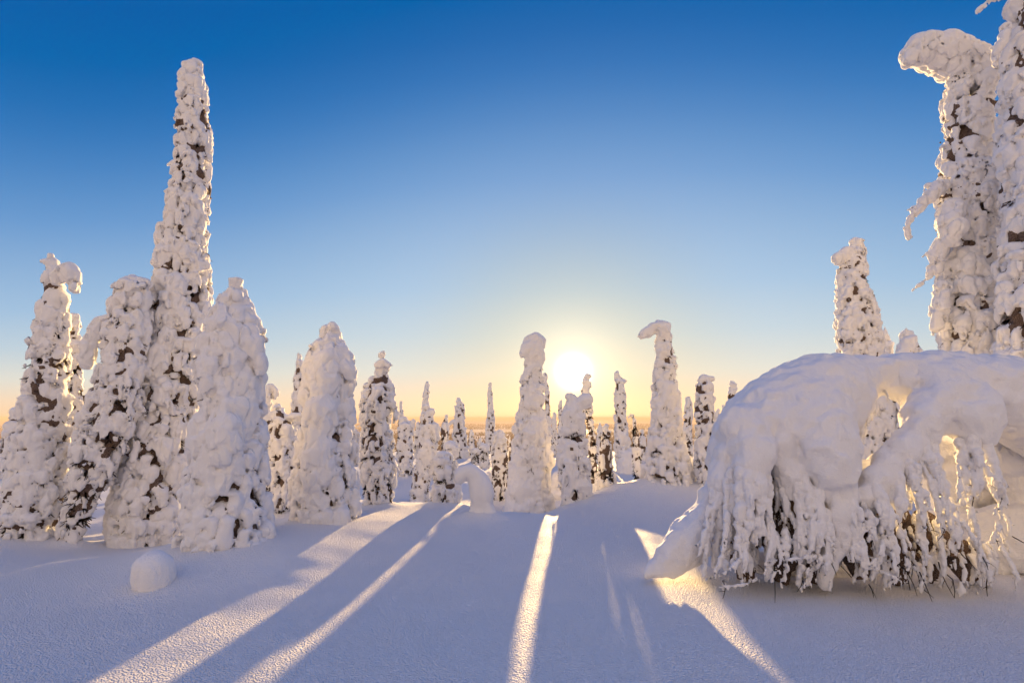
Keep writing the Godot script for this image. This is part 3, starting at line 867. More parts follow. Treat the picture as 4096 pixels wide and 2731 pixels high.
	spruce("bluish snow-covered spruce half hidden behind the beaked spruce", Vector2(8.52, -25.5), [[-1.33, 0, 0.3], [-0.2, 0.05, 0.27], [1.02, 0.12, 0.24], [1.82, 0.19, 0.25], [2.34, 0.23, 0.22], [2.66, 0.19, 0.15]], {"seed": 283, "clump": 0.17, "cell": 0.0868})
	spruce("blunt double-topped snow-covered spruce with dark gaps, right of the beaked spruce", Vector2(3.75, -10.17), [[0.27, 0, 0.14], [0.57, 0, 0.2], [0.88, 0.03, 0.25], [1.21, 0.04, 0.24], [1.53, 0.05, 0.23], [1.86, 0.03, 0.18], [2.06, 0.05, 0.19], [2.25, 0.08, 0.19], [2.38, 0.07, 0.14], [2.46, 0.05, 0.07]], {"seed": 290, "boughs": 12, "inside": 0.78, "clump": 0.18, "gap": 0.05, "cell": 0.0350, "arms": [[[0.21, 2.28, 0, 0.07], [0.23, 2.35, 0, 0.07]]]})
	spruce("wispy snow-covered spire close to the left shoulder of the fallen tree", Vector2(8.56, -20.58), [[-0.1, 0, 0.26], [1.13, 0.1, 0.17], [1.78, 0.21, 0.2], [2.45, 0.26, 0.21], [2.8, 0.28, 0.19], [3.05, 0.29, 0.12]], {"seed": 297, "boughs": 24, "inside": 0.78, "clump": 0.16, "gap": 0.2, "cell": 0.0719})
	spruce("smaller spire beside the wispy one, left of the fallen tree", Vector2(11.24, -28.05), [[-1.17, 0, 0.24], [0.2, 0.08, 0.2], [1.4, 0.18, 0.16], [1.94, 0.24, 0.14], [2.32, 0.27, 0.1]], {"seed": 304, "clump": 0.17, "cell": 0.0975})
	spruce("tip of a snow-covered tree poking over the slope of the fallen tree", Vector2(7.58, -16.79), [[0.21, 0, 0.2], [1.59, 0.08, 0.16], [2.08, 0.14, 0.11], [2.24, 0.14, 0.07]], {"seed": 311, "clump": 0.17, "cell": 0.0595})
	spruce("pale small snow-covered spruce between the flat-topped spruce and the two-knobbed one", Vector2(-4.82, -27), [[-1.07, 0, 0.33], [0.03, -0.05, 0.27], [1.03, -0.08, 0.18], [1.41, -0.09, 0.09]], {"seed": 318, "clump": 0.22, "cell": 0.0885})
	spruce("small pointed snow-covered spruce at the right shoulder of the bulb-topped spruce", Vector2(-1.91, -25), [[-0.87, 0, 0.25], [-0.06, -0.01, 0.21], [0.76, -0.02, 0.15], [1.07, -0.03, 0.07]], {"seed": 325, "clump": 0.22, "cell": 0.0809})
	spruce("stubby snow-covered spruce low between the bulb-topped spruce and the lone spire", Vector2(-1.39, -23), [[-0.86, 0, 0.25], [-0.3, -0.02, 0.23], [0.45, -0.03, 0.15], [0.73, -0.03, 0.08]], {"seed": 332, "clump": 0.2, "cell": 0.0744})
	spruce("small far snow-covered spruce right of the lone spire", Vector2(-0.63, -27), [[-1.07, 0, 0.27], [-0.41, -0.02, 0.22], [0.58, -0.04, 0.15], [1.03, -0.05, 0.07]], {"seed": 339, "clump": 0.22, "cell": 0.0872})
	spruce("little snow-covered spruce between the flat-hatted spire and the short pointed spruce", Vector2(3.68, -22), [[-0.75, 0, 0.25], [0.14, 0.03, 0.21], [1.04, 0.05, 0.15], [1.44, 0.05, 0.06]], {"seed": 346, "clump": 0.2, "cell": 0.0720})
	spruce("small snow-covered spruce in the gap before the beaked spruce", Vector2(5.2, -21), [[-0.81, 0, 0.26], [0.04, 0.03, 0.22], [0.81, 0.05, 0.15], [1.16, 0.06, 0.07]], {"seed": 353, "clump": 0.2, "cell": 0.0698})
	spruce("slim snow-covered spruce between the blunt spruce and the wispy spire", Vector2(7.46, -19), [[-0.28, 0, 0.23], [0.81, 0.06, 0.17], [1.59, 0.1, 0.12], [1.94, 0.12, 0.06]], {"seed": 360, "clump": 0.2, "cell": 0.0659})
	spruce("sturdy snow-covered spruce with a left-leaning cap behind the fallen tree", Vector2(7.2, -10.81), [[0.79, 0, 0.56], [2.14, 0.13, 0.51], [2.9, 0.23, 0.45], [3.35, 0.21, 0.45], [3.85, 0.22, 0.43], [4.36, 0.2, 0.36], [4.88, 0.23, 0.29], [5.19, 0.37, 0.22], [5.39, 0.36, 0.16], [5.5, 0.32, 0.08]], {"seed": 367, "boughs": 10, "amp": 0.07, "inside": 0.8, "clump": 0.23, "split": 0.5, "gap": 0.06, "cell": 0.0368, "arms": [[[0.12, 5.12, 0.05, 0.17], [-0.03, 5.07, 0.05, 0.14], [-0.13, 5, 0.05, 0.12]]]})
	spruce("narrow snow-covered tree tucked behind the spruce with the leaning cap", Vector2(10.08, -13.9), [[1.71, 0, 0.29], [3.12, 0.14, 0.24], [3.61, 0.18, 0.19], [3.82, 0.17, 0.14], [4.01, 0.17, 0.07]], {"seed": 374, "clump": 0.2, "cell": 0.0554})
	spruce("small cone of a snow-covered tree showing above the fallen tree's back", Vector2(10.29, -13.35), [[1.71, 0, 0.39], [3.24, 0.16, 0.32], [3.57, 0.16, 0.25], [3.78, 0.16, 0.17], [3.91, 0.17, 0.09]], {"seed": 381, "clump": 0.22, "cell": 0.0544})
	spruce("great snow-covered spruce with a bowed head pointing left, at the right", Vector2(6.8, -7.83), [[0.7, 0, 0.57], [1.99, 0.2, 0.5], [2.59, 0.3, 0.41], [2.94, 0.32, 0.46], [3.32, 0.37, 0.45], [3.71, 0.45, 0.41], [4.1, 0.47, 0.43], [4.49, 0.56, 0.4], [4.9, 0.57, 0.43], [5.3, 0.61, 0.44], [5.85, 0.67, 0.36], [6.16, 0.67, 0.35], [6.48, 0.74, 0.33], [6.91, 0.81, 0.38], [7.27, 0.9, 0.37], [7.47, 1, 0.3]], {"seed": 388, "armk": 0.12, "boughs": 40, "clump": 0.29, "inside": 0.79, "amp": 0.07, "split": 0.5, "gap": 0.05, "cell": 0.0240, "shoots": 420, "arms": [[[0.96, 7.39, 0, 0.37], [0.68, 7.55, 0, 0.36], [0.37, 7.7, 0, 0.34], [0.13, 7.79, 0.02, 0.28], [-0.08, 7.64, 0.03, 0.19], [-0.16, 7.5, 0.05, 0.11]], [[0.06, 5.25, 0.1, 0.13], [-0.26, 5, 0.12, 0.09], [-0.46, 4.77, 0.12, 0.07], [-0.59, 4.58, 0.14, 0.05], [-0.57, 4.4, 0.14, 0.04]], [[-0.25, 4.99, 0.1, 0.05], [-0.4, 4.92, 0.1, 0.04], [-0.54, 4.85, 0.1, 0.02]], [[-0.06, 4.31, 0.1, 0.12], [-0.17, 4.09, 0.12, 0.13], [-0.2, 3.91, 0.12, 0.1]], [[-0.17, 3.95, 0.1, 0.08], [-0.37, 3.71, 0.1, 0.05], [-0.58, 3.55, 0.1, 0.02]], [[-0.14, 4.2, 0.1, 0.05], [-0.27, 4.15, 0.1, 0.03], [-0.37, 4.09, 0.1, 0.02]], [[-0.15, 3.59, 0.15, 0.12], [-0.23, 3.31, 0.15, 0.14], [-0.29, 3.04, 0.15, 0.1], [-0.37, 2.88, 0.12, 0.05]], [[0.04, 4.8, 0.3, 0.15], [-0.05, 4.51, 0.32, 0.19], [-0.04, 4.3, 0.32, 0.12]], [[0.02, 5.2, 0.05, 0.05], [-0.08, 5.31, 0.05, 0.04], [-0.2, 5.2, 0.05, 0.02]]]})
	spruce("towering snow-covered spruce cut off by the right edge", Vector2(6.79, -6.8), [[0.55, 0, 0.54], [1.94, 0.19, 0.48], [2.52, 0.29, 0.45], [3.12, 0.36, 0.45], [3.73, 0.45, 0.44], [4.36, 0.54, 0.42], [5.01, 0.62, 0.41], [5.67, 0.67, 0.43], [6.63, 0.82, 0.33], [7.05, 0.9, 0.32], [7.77, 1, 0.28], [8.51, 1.1, 0.19], [9.2, 1.19, 0.1]], {"seed": 395, "boughs": 34, "clump": 0.3, "inside": 0.79, "amp": 0.07, "split": 0.5, "gap": 0.1, "cell": 0.0240, "shoots": 350, "arms": [[[0.43, 7.25, 0.1, 0.08], [0.29, 6.99, 0.12, 0.07], [0.2, 6.78, 0.12, 0.06], [0.14, 6.61, 0.12, 0.04]], [[0.32, 7.04, 0.1, 0.03], [0.22, 6.97, 0.1, 0.02], [0.17, 6.89, 0.1, 0.02]], [[0.57, 7.9, 0.1, 0.08], [0.36, 7.74, 0.1, 0.06], [0.18, 7.61, 0.1, 0.05], [0.05, 7.48, 0.1, 0.04], [-0.03, 7.39, 0.1, 0.02]], [[0.16, 7.62, 0.1, 0.02], [0.16, 7.55, 0.1, 0.02]]]})


func fallen_tree() -> void:
	var rng := RandomNumberGenerator.new()
	rng.seed = 77
	var ground_y := height(3.5, -5.35)
	var o := thing("fallen_tree", "big tree bowed to the ground under a smooth dome of snow, fringed with hanging branches", "tree", Vector3(3.5, ground_y, -5.35))
	var b := PackedFloat32Array()
	var names := {}
	var own := 0
	for c in [
		[[-0.91, 1.38, -0.1, 0.38], [-0.55, 1.61, -0.1, 0.42], [-0.18, 1.84, -0.1, 0.36], [0.09, 2.02, -0.1, 0.2], [0.38, 2.07, -0.1, 0.16], [0.65, 2.07, -0.1, 0.18], [0.88, 1.96, -0.05, 0.27], [1.2, 1.91, 0, 0.3], [1.55, 1.84, 0, 0.34], [1.89, 1.71, 0, 0.35], [2.22, 1.46, 0, 0.36]],
		[[-1.02, 1.13, -0.35, 0.31], [-0.52, 1.41, -0.45, 0.5], [-0.05, 1.79, -0.45, 0.4], [0.28, 1.98, -0.4, 0.2], [0.58, 2.06, -0.4, 0.16], [0.93, 2.04, -0.4, 0.19], [1.52, 1.89, -0.55, 0.36], [2.11, 1.82, -0.6, 0.41], [2.63, 1.6, -0.6, 0.44]],
		[[-1.3, 1.19, 0.1, 0.17], [-1.41, 1.04, 0.15, 0.14], [-1.48, 0.96, 0.2, 0.1]],
		[[-1.17, 1.49, 0.2, 0.24], [-1.16, 1.31, 0.3, 0.21], [-1.2, 1.16, 0.36, 0.16], [-1.26, 1.07, 0.4, 0.1]],
		[[-0.78, 1.47, 0.2, 0.22], [-0.83, 1.26, 0.28, 0.14], [-0.86, 1.08, 0.34, 0.11], [-0.85, 0.91, 0.38, 0.09]],
		[[-0.41, 1.75, 0.2, 0.28], [-0.52, 1.47, 0.36, 0.27], [-0.54, 1.23, 0.44, 0.24], [-0.51, 1.06, 0.47, 0.18]],
		[[-0.47, 1, 0.45, 0.16], [-0.48, 0.8, 0.47, 0.14], [-0.52, 0.59, 0.47, 0.12], [-0.6, 0.36, 0.46, 0.09], [-0.67, 0.14, 0.46, 0.06]],
		[[-1.29, 0.83, -0.2, 0.17], [-1.51, 0.58, -0.1, 0.19], [-1.72, 0.39, 0, 0.19], [-1.88, 0.25, 0, 0.16], [-2.01, 0.16, 0.03, 0.11], [-2.12, 0.11, 0.05, 0.06], [-2.19, 0.07, 0.06, 0.03]],
		[[0.87, 1.88, 0.2, 0.24], [0.56, 1.61, 0.3, 0.18], [0.33, 1.39, 0.36, 0.14], [0.11, 1.2, 0.4, 0.13], [-0.08, 1.02, 0.42, 0.12]],
		[[-0.12, 1, 0.42, 0.11], [-0.22, 0.88, 0.45, 0.11], [-0.23, 0.75, 0.47, 0.07]],
		[[0.98, 1.77, 0.25, 0.27], [0.94, 1.56, 0.35, 0.21], [0.94, 1.43, 0.4, 0.13]],
		[[0.06, 1.18, 0.42, 0.1], [0.07, 1, 0.45, 0.09], [0.02, 0.84, 0.47, 0.07]],
		[[0.16, 1.11, -0.1, 0.06], [0.41, 1.2, -0.12, 0.06], [0.61, 1.34, -0.12, 0.07], [0.7, 1.48, -0.1, 0.07]],
		[[1.54, 1.73, 0, 0.26], [1.6, 1.62, 0.1, 0.19], [1.7, 1.49, 0.1, 0.14]],
		[[1.89, 1.26, -0.5, 0.15], [2.15, 1.06, -0.6, 0.24], [2.23, 0.77, -0.6, 0.24], [2.48, 0.63, -0.6, 0.24]],
		[[1.53, 0.05, -0.5, 0.2], [1.8, 0.28, -0.5, 0.26], [2.04, 0.3, -0.4, 0.36], [2.45, 0.21, -0.4, 0.41]],
		[[-0.77, 0.4, -0.8, 0.21], [-0.26, 0.43, -0.9, 0.28], [0.19, 0.34, -0.9, 0.32], [0.69, 0.19, -0.9, 0.27], [1.2, 0.19, -0.9, 0.27], [1.72, 0.29, -0.9, 0.3]],
		[[1.7, 1.32, -1.3, 0.19], [1.89, 1.05, -1.3, 0.33], [2.03, 0.69, -1.2, 0.41]],
		[[-0.86, 0.05, -0.35, 0.15], [-0.5, 0.03, -0.25, 0.13], [-0.1, 0.01, -0.25, 0.12], [0.43, -0.01, -0.3, 0.12], [0.97, -0.05, -0.35, 0.12]],
	]:
		names[own] = "snow_mantle" if own < 2 else "snow_lobe"
		chain(b, c, ground_y, rng, own, 0.6 if own < 2 else 0.35)
		own += 1
	snow(o, names, b, 0.018, 0.012, 0.035, mat.snow, 1.6)
	b = PackedFloat32Array()
	names = {-1: "hanging_branch"}
	var twigs := {}
	for q in [
		[-1.45, 1.09, 0.2, -1.59, 0.22, 0.26, 0.06],
		[-1.4, 1.08, 0.32, -1.54, 0.21, 0.38, 0.05],
		[-1.37, 1.06, 0.44, -1.49, 0.32, 0.5, 0.06],
		[-1.31, 1.08, 0.48, -1.41, 0.48, 0.54, 0.06],
		[-1.21, 1.14, 0.46, -1.3, 0.51, 0.52, 0.07],
		[-1.08, 1.23, 0.36, -1.18, 0.15, 0.42, 0.04],
		[-1.54, 0.89, 0.22, -1.69, 0.26, 0.28, 0.05],
		[-1.64, 0.69, 0.28, -1.75, 0.08, 0.34, 0.03],
		[-0.92, 1.26, 0.2, -0.97, 0.69, 0.26, 0.04],
		[-0.92, 1.06, 0.3, -0.97, 0.4, 0.36, 0.04],
		[-1.12, 0.65, 0.45, -1.23, 0.14, 0.51, 0.04],
		[-1.01, 0.58, 0.48, -1.11, 0.12, 0.54, 0.04],
		[-0.85, 0.96, 0.44, -0.93, 0.11, 0.5, 0.05],
		[-0.73, 0.96, 0.46, -0.84, 0.15, 0.52, 0.04],
		[-0.76, 1.04, 0.44, -0.85, 0.58, 0.5, 0.05],
		[-0.69, 0.93, 0.5, -0.79, 0.3, 0.56, 0.05],
		[-0.64, 0.74, 0.52, -0.76, 0.16, 0.58, 0.04],
		[-0.41, 1, 0.5, -0.46, 0.33, 0.56, 0.06],
		[-0.4, 0.74, 0.53, -0.39, 0.18, 0.59, 0.04],
		[-0.29, 0.81, 0.52, -0.34, 0.49, 0.58, 0.04],
		[-0.17, 0.97, 0.52, -0.2, 0.56, 0.58, 0.06],
		[-0.12, 0.85, 0.52, -0.14, 0.49, 0.58, 0.05],
		[-0.11, 0.66, 0.52, -0.1, 0.23, 0.58, 0.04],
		[0, 0.66, 0.5, -0.02, 0.17, 0.56, 0.03],
		[-0.19, 0.65, 0.48, -0.31, 0.16, 0.54, 0.04],
		[0.05, 1.04, 0.48, -0.01, 0.66, 0.54, 0.05],
		[0.18, 1.24, 0.46, 0.21, 0.6, 0.52, 0.06],
		[0.27, 1.11, 0.42, 0.18, 0.5, 0.48, 0.04],
		[0.21, 1.19, 0.4, 0.1, 0.73, 0.46, 0.04],
		[0.36, 1.36, 0.45, 0.46, 0.66, 0.51, 0.06],
		[0.47, 1.11, 0.44, 0.48, 0.41, 0.5, 0.05],
		[0.47, 1.35, 0.42, 0.41, 0.85, 0.48, 0.04],
		[0.57, 0.84, 0.44, 0.48, 0.3, 0.5, 0.03],
		[0.76, 1.35, 0.4, 0.6, 0.73, 0.46, 0.05],
		[0.82, 1.4, 0.46, 0.74, 0.93, 0.52, 0.05],
		[0.94, 1.4, 0.45, 0.93, 0.7, 0.51, 0.05],
		[0.71, 0.92, 0.44, 0.69, 0.15, 0.5, 0.03],
		[0.96, 1.07, 0.44, 0.91, 0.51, 0.5, 0.03],
		[0.42, 0.64, 0.42, 0.35, 0.11, 0.48, 0.03],
		[0.23, 0.61, 0.46, 0.16, 0.12, 0.52, 0.03],
		[0.74, 0.49, 0.45, 0.75, 0.05, 0.51, 0.03],
		[0.98, 0.42, 0.44, 1, 0.08, 0.5, 0.02],
		[-1.51, 0.72, 0.44, -1.69, 0.17, 0.5, 0.03],
		[-1.39, 0.58, 0.5, -1.48, 0.13, 0.56, 0.03],
		[0.18, 1.84, 0.02, 0.08, 1.47, 0.08, 0.02],
		[0.28, 1.89, -0.02, 0.18, 1.6, 0.04, 0.02],
		[0.06, 1.8, 0.06, -0.03, 1.3, 0.12, 0.03],
		[0.11, 1.6, 0.02, 0.01, 1.23, 0.08, 0.02],
		[0.55, 1.87, -0.1, 0.54, 1.6, -0.04, 0.02],
		[0.41, 1.89, -0.05, 0.36, 1.75, 0.01, 0.02],
		[-1.33, 0.18, 0.55, -1.73, 0.14, 0.61, 0.02],
		[-0.77, 0.4, 0.56, -1.27, 0.36, 0.62, 0.02],
		[-1.24, 0.34, 0.56, -1.36, 0.19, 0.62, 0.02],
		[-0.39, 0.33, 0.56, -0.06, 0.17, 0.62, 0.02],
		[-0.17, 0.56, 0.56, -0.39, 0.31, 0.62, 0.02],
		[0.08, 0.32, 0.5, -0.17, 0.15, 0.56, 0.02],
		[-1.47, 0.35, 0.55, -1.8, 0.2, 0.61, 0.02],
		[-1.48, 1.02, 0.15, -1.59, 0.38, 0.21, 0.02],
		[-1.38, 0.84, 0.13, -1.5, 0.36, 0.19, 0.03],
		[-1.46, 1.02, 0.35, -1.61, 0.13, 0.41, 0.03],
		[-1.38, 1, 0.35, -1.59, 0.23, 0.41, 0.03],
		[-1.29, 0.98, 0.35, -1.43, 0.29, 0.41, 0.03],
		[-1.35, 0.99, 0.37, -1.38, 0.23, 0.43, 0.03],
		[-1.25, 0.9, 0.43, -1.32, 0.4, 0.49, 0.03],
		[-1.26, 0.92, 0.37, -1.41, 0.58, 0.43, 0.03],
		[-1.26, 0.94, 0.4, -1.32, 0.54, 0.46, 0.03],
		[-1.12, 1.04, 0.39, -1.28, 0.65, 0.45, 0.03],
		[-1.07, 0.99, 0.26, -1.16, 0.15, 0.32, 0.02],
		[-1.12, 1.13, 0.3, -1.09, 0.15, 0.36, 0.02],
		[-1.61, 0.74, 0.27, -1.8, 0.26, 0.33, 0.03],
		[-1.53, 0.62, 0.24, -1.78, 0.4, 0.3, 0.03],
		[-0.91, 0.97, 0.11, -0.9, 0.62, 0.17, 0.02],
		[-0.87, 1.17, 0.08, -0.94, 0.56, 0.14, 0.02],
		[-0.94, 0.97, 0.2, -0.85, 0.48, 0.26, 0.02],
		[-0.82, 0.9, 0.21, -0.96, 0.59, 0.27, 0.02],
		[-1.13, 0.59, 0.51, -1.34, 0.21, 0.57, 0.02],
		[-1.17, 0.48, 0.42, -1.15, 0.21, 0.48, 0.02],
		[-1.08, 0.45, 0.52, -1.21, 0.21, 0.58, 0.02],
		[-0.94, 0.41, 0.4, -1.15, 0.23, 0.46, 0.02],
		[-0.9, 0.71, 0.42, -0.97, 0.31, 0.48, 0.03],
		[-0.81, 0.83, 0.45, -0.86, 0.12, 0.51, 0.03],
		[-0.76, 0.9, 0.51, -0.92, 0.12, 0.57, 0.03],
		[-0.76, 0.76, 0.44, -0.77, 0.15, 0.5, 0.02],
		[-0.7, 0.82, 0.33, -0.85, 0.47, 0.39, 0.03],
		[-0.67, 0.75, 0.34, -0.75, 0.78, 0.4, 0.03],
		[-0.63, 0.73, 0.48, -0.85, 0.46, 0.54, 0.03],
		[-0.61, 0.65, 0.38, -0.76, 0.49, 0.44, 0.03],
		[-0.59, 0.67, 0.5, -0.7, 0.11, 0.56, 0.02],
		[-0.61, 0.66, 0.54, -0.73, 0.27, 0.6, 0.02],
		[-0.41, 0.84, 0.47, -0.51, 0.54, 0.53, 0.03],
		[-0.36, 0.82, 0.47, -0.51, 0.43, 0.53, 0.03],
		[-0.45, 0.5, 0.48, -0.28, 0.36, 0.54, 0.02],
		[-0.3, 0.61, 0.43, -0.37, 0.21, 0.49, 0.03],
		[-0.38, 0.64, 0.55, -0.28, 0.55, 0.61, 0.02],
		[-0.28, 0.76, 0.55, -0.27, 0.65, 0.61, 0.02],
		[-0.14, 0.73, 0.43, -0.2, 0.47, 0.49, 0.02],
		[-0.1, 0.83, 0.4, -0.12, 0.45, 0.46, 0.03],
		[-0.09, 0.67, 0.41, -0.07, 0.44, 0.47, 0.02],
		[-0.18, 0.62, 0.51, -0.17, 0.45, 0.57, 0.03],
		[-0.14, 0.5, 0.56, -0.18, 0.16, 0.62, 0.02],
		[-0.09, 0.4, 0.43, 0.02, 0.22, 0.49, 0.02],
		[0.09, 0.52, 0.41, 0.1, 0.32, 0.47, 0.01],
		[0.08, 0.57, 0.44, 0.11, 0.25, 0.5, 0.02],
		[-0.18, 0.59, 0.48, -0.34, 0.11, 0.54, 0.02],
		[-0.24, 0.55, 0.51, -0.4, 0.38, 0.57, 0.02],
		[0.09, 0.81, 0.45, 0.12, 0.83, 0.51, 0.02],
		[0.04, 0.78, 0.48, 0.03, 0.56, 0.54, 0.02],
		[0.14, 1.02, 0.51, 0.19, 0.56, 0.57, 0.02],
		[0.21, 1.04, 0.38, 0.35, 0.57, 0.44, 0.02],
		[0.26, 0.92, 0.37, 0.3, 0.41, 0.43, 0.02],
		[0.32, 1, 0.4, 0.2, 0.72, 0.46, 0.02],
		[0.29, 0.99, 0.31, 0.13, 0.61, 0.37, 0.02],
		[0.17, 0.91, 0.34, 0.23, 0.63, 0.4, 0.02],
		[0.28, 1.25, 0.47, 0.38, 0.57, 0.53, 0.03],
		[0.29, 1.26, 0.47, 0.4, 0.57, 0.53, 0.02],
		[0.54, 0.93, 0.35, 0.66, 0.53, 0.41, 0.02],
		[0.36, 1.07, 0.5, 0.42, 0.61, 0.56, 0.02],
		[0.37, 1.1, 0.47, 0.4, 0.83, 0.53, 0.02],
		[0.51, 1.14, 0.4, 0.44, 0.83, 0.46, 0.02],
		[0.64, 0.75, 0.35, 0.63, 0.34, 0.41, 0.01],
		[0.66, 0.73, 0.38, 0.51, 0.28, 0.44, 0.02],
		[0.68, 1.21, 0.45, 0.46, 0.66, 0.51, 0.02],
		[0.72, 1.27, 0.38, 0.68, 0.67, 0.44, 0.02],
		[0.78, 1.18, 0.47, 0.67, 0.87, 0.53, 0.03],
		[0.85, 1.13, 0.45, 0.73, 0.86, 0.51, 0.03],
		[0.82, 1.21, 0.49, 0.99, 0.83, 0.55, 0.03],
		[0.94, 1.35, 0.45, 0.97, 0.84, 0.51, 0.03],
		[0.61, 0.68, 0.48, 0.69, 0.27, 0.54, 0.02],
		[0.75, 0.67, 0.41, 0.74, 0.13, 0.47, 0.02],
		[1.02, 0.95, 0.42, 0.85, 0.48, 0.48, 0.02],
		[0.92, 0.98, 0.48, 0.84, 0.72, 0.54, 0.02],
		[0.54, 0.55, 0.3, 0.53, 0.05, 0.36, 0.02],
		[0.54, 0.43, 0.31, 0.49, 0.3, 0.37, 0.02],
		[0.2, 0.55, 0.49, 0.11, 0.11, 0.55, 0.02],
		[0.15, 0.5, 0.52, 0.16, 0.34, 0.58, 0.02],
		[0.47, 0.35, 0.29, 0.45, 0.07, 0.35, 0.03],
		[-0.23, 0.66, 0.05, -0.19, 0.42, 0.11, 0.03],
		[0.54, 0.52, 0.24, 0.53, 0.16, 0.3, 0.02],
		[-0.95, 0.59, 0.4, -1.01, 0.37, 0.46, 0.02],
		[-1.09, 0.4, -0.05, -1.02, 0.14, 0.01, 0.02],
		[-0.87, 0.33, -0.04, -0.83, -0.07, 0.02, 0.02],
		[-0.7, 0.61, 0.36, -0.8, 0.17, 0.42, 0.02],
		[-1.35, 0.42, 0.4, -1.35, 0.14, 0.46, 0.03],
		[-1.42, 0.45, 0.32, -1.39, 0.19, 0.38, 0.02],
		[-1.16, 0.72, 0.44, -1.21, 0.5, 0.5, 0.02],
		[-0.01, 0.58, 0.43, -0.13, 0.14, 0.49, 0.02],
		[1.03, 0.42, 0.29, 0.87, 0.03, 0.35, 0.03],
		[0.33, 0.33, 0.16, 0.23, 0.09, 0.22, 0.02],
		[-0.11, 0.49, 0.32, -0.11, 0.19, 0.38, 0.03],
		[-1.38, 0.66, 0.01, -1.44, 0.37, 0.07, 0.03],
		[0.34, 0.5, 0, 0.33, 0.18, 0.06, 0.03],
		[-0.69, 0.4, 0.35, -0.8, 0.14, 0.41, 0.02],
		[0.4, 0.33, 0.3, 0.27, 0.04, 0.36, 0.02],
		[-0.41, 0.69, 0.15, -0.45, 0.37, 0.21, 0.02],
		[-1.06, 0.71, -0.04, -1.05, 0.27, 0.02, 0.02],
		[-0.73, 0.53, 0.19, -0.77, 0.1, 0.25, 0.03],
		[-0.92, 0.45, -0.09, -0.93, 0.07, -0.03, 0.03],
		[-0.25, 0.41, 0.06, -0.37, 0.14, 0.12, 0.02],
		[-0.37, 0.65, 0.27, -0.47, 0.28, 0.33, 0.02],
		[-0.05, 0.29, 0.2, -0.13, 0, 0.26, 0.02],
		[0.13, 0.48, -0.03, 0.02, 0.04, 0.03, 0.02],
		[0.9, 0.45, 0.23, 0.75, 0.01, 0.29, 0.03],
		[-1.49, 0.46, 0.33, -1.58, 0.05, 0.39, 0.03],
		[0.01, 0.5, 0.38, -0.11, 0.22, 0.44, 0.02],
		[-1.07, 0.61, 0.39, -1.06, 0.33, 0.45, 0.03],
		[-0.84, 0.62, 0.36, -0.86, 0.4, 0.42, 0.03],
		[-1.31, 0.56, 0.06, -1.33, 0.3, 0.12, 0.03],
		[0.62, 0.35, 0.41, 0.51, 0.07, 0.47, 0.03],
		[1.34, 0.66, 0.13, 1.24, 0.43, 0.19, 0.02],
		[-1.31, 0.5, 0.2, -1.31, 0.12, 0.26, 0.02],
		[0.31, 0.68, 0.32, 0.19, 0.35, 0.38, 0.02],
		[-0.67, 0.63, 0.25, -0.69, 0.34, 0.31, 0.02],
		[-1.36, 0.36, 0.13, -1.32, 0.1, 0.19, 0.03],
		[-0.61, 0.58, 0.04, -0.65, 0.16, 0.1, 0.02],
		[0.19, 0.61, 0.22, 0.17, 0.28, 0.28, 0.02],
		[-0.1, 0.64, 0.43, -0.13, 0.21, 0.49, 0.03],
		[-0.2, 0.6, 0.07, -0.27, 0.3, 0.13, 0.02],
		[-0.91, 0.54, 0.07, -0.96, 0.24, 0.13, 0.03],
		[1.06, 0.3, -0.05, 1.06, -0.01, 0.01, 0.02],
		[1.21, 0.68, 0.26, 1.22, 0.45, 0.32, 0.01],
		[0.12, 0.56, 0.03, 0.16, 0.26, 0.09, 0.02],
		[-0.17, 0.41, -0.05, -0.29, 0.1, 0.01, 0.03],
		[-1.4, 0.76, 0.21, -1.44, 0.29, 0.27, 0.03],
		[1.29, 0.52, 0.1, 1.25, 0.21, 0.16, 0.01],
		[0.49, 0.47, 0.3, 0.5, 0.14, 0.36, 0.02],
		[-0.36, 0.7, 0.06, -0.45, 0.37, 0.12, 0.02],
		[-1.16, 0.55, 0.07, -1.14, 0.14, 0.13, 0.03],
		[0.15, 0.37, 0.41, 0.17, 0.08, 0.47, 0.02],
		[0.81, 0.31, 0.29, 0.79, 0.04, 0.35, 0.02],
		[1.01, 0.42, 0.08, 1.01, 0.05, 0.14, 0.02],
		[-1.4, 0.36, 0, -1.39, -0.02, 0.06, 0.02],
		[-0.33, 0.44, 0.36, -0.39, 0.15, 0.42, 0.02],
		[-1.21, 0.4, 0.16, -1.19, 0.18, 0.22, 0.03],
		[0.46, 0.58, 0.29, 0.39, 0.33, 0.35, 0.02],
		[-0.14, 0.47, 0.43, -0.16, 0.08, 0.49, 0.03],
		[0.92, 0.41, 0.33, 0.86, 0.12, 0.39, 0.03],
		[1.13, 0.33, 0, 1.01, -0.06, 0.06, 0.02],
		[0.37, 0.58, 0.07, 0.41, 0.35, 0.13, 0.03],
		[-1.52, 0.47, 0.36, -1.59, 0.08, 0.42, 0.03],
		[-0.01, 0.59, 0.3, -0.12, 0.35, 0.36, 0.02],
		[0.39, 0.55, 0, 0.25, 0.12, 0.06, 0.02],
		[-1.54, 0.68, 0.17, -1.6, 0.26, 0.23, 0.02],
		[-0.52, 0.5, 0.09, -0.52, 0.14, 0.15, 0.03],
		[0.32, 0.61, 0.09, 0.2, 0.32, 0.15, 0.03],
		[0.44, 0.32, 0.17, 0.34, 0.01, 0.23, 0.02],
	]:
		var p0 := Vector3(q[0], q[1] - ground_y, q[2])
		var p1 := Vector3(q[3], q[4] - ground_y, q[5])
		var r: float = q[6]
		var span := p0.distance_to(p1)
		var steps := int(span / (r * 0.5)) + 2
